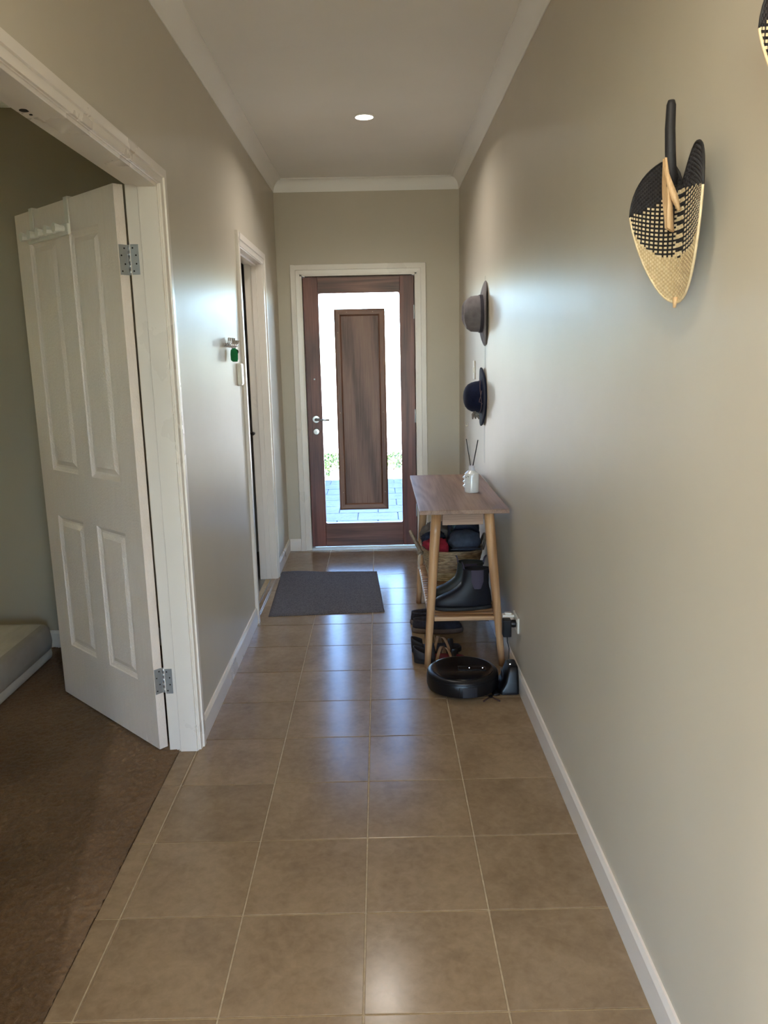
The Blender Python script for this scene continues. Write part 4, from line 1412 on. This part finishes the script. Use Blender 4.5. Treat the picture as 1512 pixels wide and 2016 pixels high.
# ------------------------------------------------------------------ hats on the right wall
FELT1 = simple('taupe_felt', srgb(108, 102, 106), srgb(126, 120, 123), 0.92, 30, bscale=220, bstr=0.15, sheen=0.15, spec=0.15)
FELT2 = simple('navy_felt', srgb(14, 19, 40), srgb(24, 30, 54), 0.92, 30, bscale=220, bstr=0.15, sheen=0.1, spec=0.15)
BAND1 = simple('dark_ribbon', srgb(46, 42, 52), srgb(58, 52, 62), 0.7, 30)
CORD2 = simple('brown_cord', srgb(92, 74, 78), None, 0.8)
def hat(label, loc, brim, crown, felt, prof, pinch, curl):
    """axis along -x (out of the wall); brim=(ry,rz); crown=(ry,rz); prof=[(depth, scale)]"""
    t = thing('felt_hat', label, 'hat', loc)
    N = 48
    def el(ry, rz, d, cu=0.0, zc=0.0):
        r = []
        for k in range(N):
            a = 2 * math.pi * k / N
            y, z = ry * math.cos(a), rz * math.sin(a)
            r.append((-d - cu * (math.cos(2 * a)), y, z + zc))
        return r
    rings = []
    # brim: underside first (against the wall) then the edge, the upper face and the crown
    rings.append(el(crown[0] * 0.98, crown[1] * 0.98, 0.004))
    rings.append(el(brim[0] * 0.8, brim[1] * 0.8, 0.004 , curl * 0.3))
    rings.append(el(brim[0], brim[1], 0.004, curl))
    rings.append(el(brim[0] + 0.001, brim[1] + 0.001, 0.007, curl))
    rings.append(el(brim[0], brim[1], 0.010, curl))
    rings.append(el(brim[0] * 0.8, brim[1] * 0.8, 0.010, curl * 0.3))
    rings.append(el(crown[0] * 1.05, crown[1] * 1.05, 0.011))
    cr_ = []
    for d, s in prof:
        g = el(crown[0] * s, crown[1] * s, d)
        f = d / prof[-1][0]
        if pinch:
            g2 = []
            for (x, y, z) in g:
                up_ = z / crown[1]
                # front pinch near the top of the crown and a lengthwise dent
                y *= 1 - pinch * f ** 2 * max(0, -up_) * 0.55
                x += pinch * 0.035 * max(0, 1 - (y / (crown[0] * 0.55)) ** 2) * (1 if f > 0.97 else 0)
                g2.append((x, y, z))
            g = g2
        cr_.append(g)
    rings += cr_
    o = loft('felt_body', rings, felt, t)
    return t, o
h1, _ = hat('taupe felt fedora hanging on the wall above the navy hat', (XR - 0.003, -1.44, 1.705), (0.150, 0.178), (0.088, 0.101), FELT1,
            [(0.020, 1.0), (0.050, 0.985), (0.080, 0.955), (0.104, 0.90), (0.118, 0.82), (0.124, 0.72), (0.122, 0.62), (0.108, 0.45), (0.100, 0.2), (0.098, 0.001)], 0.5, 0.010)
bv = []
N = 48
for d in (0.013, 0.034):
    bv.append([(-d, 0.0905 * math.cos(2 * math.pi * k / N), 0.1035 * math.sin(2 * math.pi * k / N)) for k in range(N)])
loft('ribbon_band', bv, BAND1, h1, True, False)
h2, _ = hat('navy felt hat with a thin brown cord hanging below the fedora', (XR - 0.003, -1.385, 1.240), (0.150, 0.167), (0.085, 0.092), FELT2,
            [(0.020, 1.0), (0.045, 0.97), (0.070, 0.90), (0.090, 0.78), (0.104, 0.60), (0.112, 0.38), (0.115, 0.18), (0.116, 0.001)], 0.0, -0.006)
cpts = [(-0.024 - 0.004 * math.sin(a * 3), 0.088 * math.cos(a), 0.095 * math.sin(a)) for a in [2 * math.pi * k / 40 for k in range(41)]]
tube('cord_band', cpts, 0.0022, CORD2, h2, 6)
tube('cord_bow', [(-0.020, -0.089, 0.040), (-0.026, -0.094, 0.010), (-0.034, -0.098, -0.012), (-0.036, -0.098, -0.024), (-0.024, -0.096, -0.026), (-0.018, -0.095, -0.036)], 0.0022, CORD2, h2, 6)
FEA = simple('grey_feather', srgb(96, 88, 84), srgb(150, 142, 134), 0.9, 120)
tubes('feather_tuft', [([(-0.055, -0.040, -0.082), (-0.052 + 0.012 * (k % 3 - 1), -0.045, -0.100), (-0.050 + 0.018 * (k % 3 - 1), -0.048 - 0.004 * k, -0.118 - 0.004 * (k % 2))], [0.006, 0.010, 0.004]) for k in range(6)], FEA, h2, 6)
STRAPM = simple('grey_strap', srgb(174, 168, 153), None, 0.4, spec=0.3)
st_ = box('hanging_strap', -0.0007, 0.0002, -0.022, 0.022, 0, 1.05, STRAPM, None, loc=(XR, -1.425, 0.86))
tag(st_, 'thin pale strap on the wall that the two hats hang from', 'strap')
sw = thing('light_switch', 'white light switch plate on the wall behind the hats', 'switch', (XR, -0.955, 1.385))
box('plate', -0.008, -0.0005, -0.037, 0.037, -0.058, 0.058, PLAST, sw, 0.003)
box('rocker', -0.013, -0.008, -0.010, 0.010, -0.016, 0.016, PLAST, sw, 0.001)
ah = thing('adhesive_hook', 'tiny white adhesive hook on the wall below the navy hat', 'hook', (XR, -0.575, 1.008))
box('base', -0.004, -0.0005, -0.010, 0.010, -0.013, 0.013, PLAST, ah, 0.0015)
tube('hook_arm', [(-0.004, 0, -0.004), (-0.014, 0, -0.008), (-0.017, 0, 0.002)], 0.0028, PLAST, ah, 8)

# ------------------------------------------------------------------ woven fans on the right wall
STRAW = simple('natural_straw', srgb(214, 194, 156), srgb(232, 215, 180), 0.7, 60, bscale=300, bstr=0.2)
STRAWB = simple('black_straw', srgb(22, 21, 24), srgb(36, 34, 38), 0.6, 60, bscale=300, bstr=0.2)
SPLIT = simple('split_reed', srgb(190, 154, 112), srgb(214, 180, 138), 0.5, 8, (40, 40, 6))
def fan_parts():
    """local frame: origin at the blade centre, -x out of the wall, y along the wall, z up"""
    NT, NS = 64, 30                  # rows along the rib, cells per half
    Wd = 0.162
    V, Fc, MI = [], [], []
    def pos(si, v, lift):
        sg = math.copysign(1, si)
        a = math.sin(min(1.0, abs(si) / NS) * math.pi / 2)
        zt = 0.000 + 0.090 * max(0, 1 - a ** 4.0) ** 0.5
        if a < 0.5:
            zt -= 0.056 * (1 - a / 0.5) ** 2
        zb = 0.000 - 0.182 * max(0, 1 - a ** 2.1) ** 0.82
        z = zb + (zt - zb) * v
        y = sg * a * Wd
        x = -(0.046 if sg > 0 else 0.026) * a ** 1.7
        return (x - lift, y, z)
    dz = 0.0040
    for i in range(-NS, NS):
        for j in range(-60, 40):
            q = []
            for (ii, jj) in ((i, j), (i + 1, j), (i + 1, j + 1), (i, j + 1)):
                lo, hi = pos(ii, 0, 0), pos(ii, 1, 0)
                zz = jj * dz + 0.030 * (lo[1] / Wd) ** 2
                q.append((lo[0], lo[1], min(max(zz, lo[2]), hi[2])))
            if abs(q[2][2] - q[1][2]) + abs(q[3][2] - q[0][2]) < 1e-4:
                continue
            lift = 0.0010 if (i + j) % 2 == 0 else 0.0
            b = len(V)
            V.extend([(p[0] - lift, p[1], p[2]) for p in q])
            Fc.append((b, b + 1, b + 2, b + 3))
            y = (q[0][1] + q[1][1]) / 2
            z = sum(p[2] for p in q) / 4
            aa = abs(y) / Wd
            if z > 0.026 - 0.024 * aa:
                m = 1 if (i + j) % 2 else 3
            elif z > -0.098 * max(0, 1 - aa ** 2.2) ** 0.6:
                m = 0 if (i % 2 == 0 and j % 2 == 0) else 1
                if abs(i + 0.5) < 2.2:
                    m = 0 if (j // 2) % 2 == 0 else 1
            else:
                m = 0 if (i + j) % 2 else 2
            MI.append(m)
    return V, Fc, MI, pos
fv, ff, fm, fpos = fan_parts()
fan_me = bpy.data.meshes.new('blade')
fan_me.from_pydata([tuple(v) for v in fv], [], ff)
fan_me.materials.append(STRAW)
fan_me.materials.append(STRAWB)
fan_me.materials.append(simple('darker_straw', srgb(194, 170, 128), srgb(212, 190, 150), 0.7, 60))  # second straw tone for alternate cells of the natural weave
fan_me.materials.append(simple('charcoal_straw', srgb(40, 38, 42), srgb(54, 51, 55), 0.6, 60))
fan_me.polygons.foreach_set('material_index', fm)
fan_me.update()
def make_fan(label, loc, rx=0.0):
    t = thing('woven_hand_fan', label, 'fan', loc, 0, 'woven fans on the wall')
    t.rotation_euler = (rx, 0, 0)
    b = bpy.data.objects.new('blade', fan_me)
    COL.objects.link(b)
    b.parent = t
    md = b.modifiers.new('thick', 'SOLIDIFY')
    md.thickness = 0.0016
    md.offset = 1
    rim = []
    tube('rim_binding', [fpos(s, 0.0, 0.0) for s in range(-30, 31, 2)], 0.0024, STRAW, t, 6)
    tube('rim_binding', [fpos(s, 1.0, 0.0) for s in range(-30, 31, 2)], 0.0024, STRAWB, t, 6)
    tube('handle', [(-0.020, 0.0, 0.030), (-0.026, 0.0, 0.090), (-0.028, 0.001, 0.130), (-0.028, 0.001, 0.170), (-0.028, 0.001, 0.178)], [0.0095, 0.0098, 0.0094, 0.0086, 0.0060], STRAWB, t, 14)
    # split reed spreading into the blade
    V, Fc = [], []
    n = 10
    for k in range(n + 1):
        q = k / n
        w = 0.0040 + 0.009 * math.sin(math.pi * min(1, q * 1.05)) ** 1.3 * (1 if q < 0.75 else (1 - (q - 0.75) * 2.2))
        z = 0.078 - 0.135 * q
        x = -0.038 + 0.020 * q
        for s in (-1, -0.35, 0.35, 1):
            V.append((x + abs(s) * 0.016 * q * 0 + 0.010 * (1 - abs(s)) - 0.010 * q * abs(s), s * w, z + 0.012 * abs(s) * q))
    for k in range(n):
        for c in range(3):
            a = k * 4 + c
            Fc.append((a, a + 1, a + 5, a + 4))
    o = mesh_obj('split_reed', V, Fc, SPLIT, t, True)
    md = o.modifiers.new('thick', 'SOLIDIFY')
    md.thickness = 0.003
    tube('split_reed', [(-0.036, -0.004, 0.062), (-0.028, -0.012, 0.030), (-0.020, -0.019, 0.004), (-0.012, -0.022, -0.018)], [0.003, 0.006, 0.007, 0.003], SPLIT, t, 8)
    tube('tip', [(-0.003, 0, -0.172), (-0.004, 0, -0.192)], [0.005, 0.003], SPLIT, t, 6)
    return t
make_fan('black and natural woven hand fan with a dark handle, hanging lower on the wall', (XR - 0.030, -4.405, 1.758), 0.0)
make_fan('black and natural woven hand fan hung higher on the wall, nearer the living room', (XR - 0.030, -4.945, 1.915), 0.0)

# ------------------------------------------------------------------ left wall: key hooks and remote holder
CHROME = simple('chrome', srgb(214, 214, 216), None, 0.14, 40, metal=1.0)
kr = thing('key_hook_rack', 'small chrome key hook rack on the wall by the side doorway', 'key rack', (XL, -2.075, 1.552))
box('back_plate', 0.0005, 0.005, -0.092, 0.092, -0.010, 0.010, CHROME, kr, 0.002)
for k in range(4):
    y = -0.072 + 0.048 * k
    h = tube('hook', [(0.005, y, 0.0), (0.022, y, -0.010), (0.034, y, -0.004), (0.040, y, 0.022)], [0.004, 0.004, 0.004, 0.005], CHROME, kr, 8)
    tube('prong', [(0.010, y, -0.002), (0.020, y, 0.014), (0.022, y, 0.034)], [0.0035, 0.0035, 0.004], CHROME, kr, 8)
GREENT = simple('green_tag', srgb(0, 104, 56), srgb(8, 124, 70), 0.35, 30)
kt = thing('key_tag', 'green plastic key tag hanging from the chrome hooks', 'key tag', (XL + 0.026, -2.052, 1.538))
loft('tag', [[(x, y, z) for (y, z) in ((-0.006, 0.0), (0.006, 0.0), (0.016, -0.010), (0.019, -0.030), (0.018, -0.058), (0.008, -0.066), (-0.008, -0.066), (-0.018, -0.058), (-0.019, -0.030), (-0.016, -0.010))] for x in (-0.003, 0.003)], GREENT, kt, False)
kt.rotation_euler = (0, 0, math.radians(-55))
tube('ring', [(0.0, 0.011 * math.cos(a), 0.004 + 0.011 * math.sin(a)) for a in [2 * math.pi * k / 16 for k in range(17)]], 0.0012, CHROME, kt, 6)
ky = thing('key', 'dark key hanging beside the green key tag', 'key', (XL + 0.026, -1.995, 1.536))
loft('key_head', [[(x, 0.012 * math.cos(a), -0.016 + 0.013 * math.sin(a)) for a in [2 * math.pi * k / 18 for k in range(18)]] for x in (-0.003, 0.003)], DKMETAL, ky, False)
box('key_blade', -0.0015, 0.0015, -0.005, 0.005, -0.064, -0.026, DKMETAL, ky)
ky.rotation_euler = (0, 0, math.radians(-50))
rm = thing('remote_holder', 'white slim wall controller beside the side room architrave', 'controller', (XL, -1.815, 1.406))
loft('case', [[(d, p[0], p[1]) for p in [(x, y) for x, y, _ in rrect(-0.036 + i, 0.036 - i, -0.058 + i, 0.058 - i, 0, 0.010)]] for d, i in ((0.0005, 0.0), (0.016, 0.0), (0.020, 0.004))], PLAST, rm, False)
box('front_panel', 0.0201, 0.0225, -0.026, 0.030, -0.048, 0.050, simple('bright_plastic', srgb(238, 236, 226), None, 0.3), rm, 0.001)
lathe('button', [(0.0001, 0.0226), (0.003, 0.0226), (0.003, 0.0235), (0.0001, 0.0236)], VGREY, rm, 10, 'x', (0, 0.004, -0.004))

# ------------------------------------------------------------------ mattress in the bedroom
SHEET = simple('pale_sheet', srgb(190, 184, 175), srgb(208, 202, 193), 0.85, 6, (3, 1, 3))
SHEETD = simple('taupe_ticking', srgb(160, 152, 142), srgb(178, 170, 160), 0.85, 6)
bx = thing('mattress', 'low mattress with a wrinkled pale cover on the bedroom carpet', 'mattress', (-2.42, -3.08, 0.010))
def mattress_rings():
    rs = []
    hx, hy = 0.70, 0.96
    for k, (ins, z) in enumerate([(0.010, 0.0), (0.002, 0.006), (0.0, 0.020), (0.002, 0.046), (0.006, 0.049), (0.0, 0.054), (-0.004, 0.085), (-0.002, 0.125), (0.002, 0.150), (0.010, 0.164), (0.026, 0.172), (0.060, 0.174)]):
        rg = []
        pts = rrect(-hx + ins, hx - ins, -hy + ins, hy - ins, z, 0.07, 9)
        full = []
        for a, b in zip(pts, pts[1:] + pts[:1]):
            m = max(1, int((Vector(b) - Vector(a)).length / 0.05))
            for s in range(m):
                full.append(tuple(Vector(a).lerp(Vector(b), s / m)))
        for (x, y, zz) in full:
            if k > 4:
                w = noise.noise((x * 4, y * 7 + zz * 30, 2.0)) * 0.006
                x += w if abs(x) > 0.5 else 0
                y += w if abs(y) > 0.7 else 0
            rg.append((x, y, zz))
        rs.append(rg)
    return rs
mr_ = mattress_rings()
ncount = min(len(r) for r in mr_)
mr_ = [[r[int(i * len(r) / ncount)] for i in range(ncount)] for r in mr_]
loft('base_band', mr_[:5], SHEET, bx, True)
loft('side_cover', mr_[4:12], SHEETD, bx, True, False)
V, Fc = [], []
nx, ny = 70, 96
for j in range(ny + 1):
    for i in range(nx + 1):
        x, y = -0.655 + 1.31 * i / nx, -0.915 + 1.83 * j / ny
        e = min(1.0, min(0.655 - abs(x), 0.915 - abs(y)) / 0.06)
        h = 0.010 * abs(noise.noise((x * 3 + y * 2.5, y * 1.2 - x * 4, 1.0))) + 0.005 * noise.noise((x * 12 + y * 6, y * 5, 3.0))
        V.append((x, y, 0.1735 + h * e + 0.004 * e))
for j in range(ny):
    for i in range(nx):
        a = j * (nx + 1) + i
        Fc.append((a, a + 1, a + nx + 2, a + nx + 1))
mesh_obj('top_sheet', V, Fc, SHEET, bx, True)
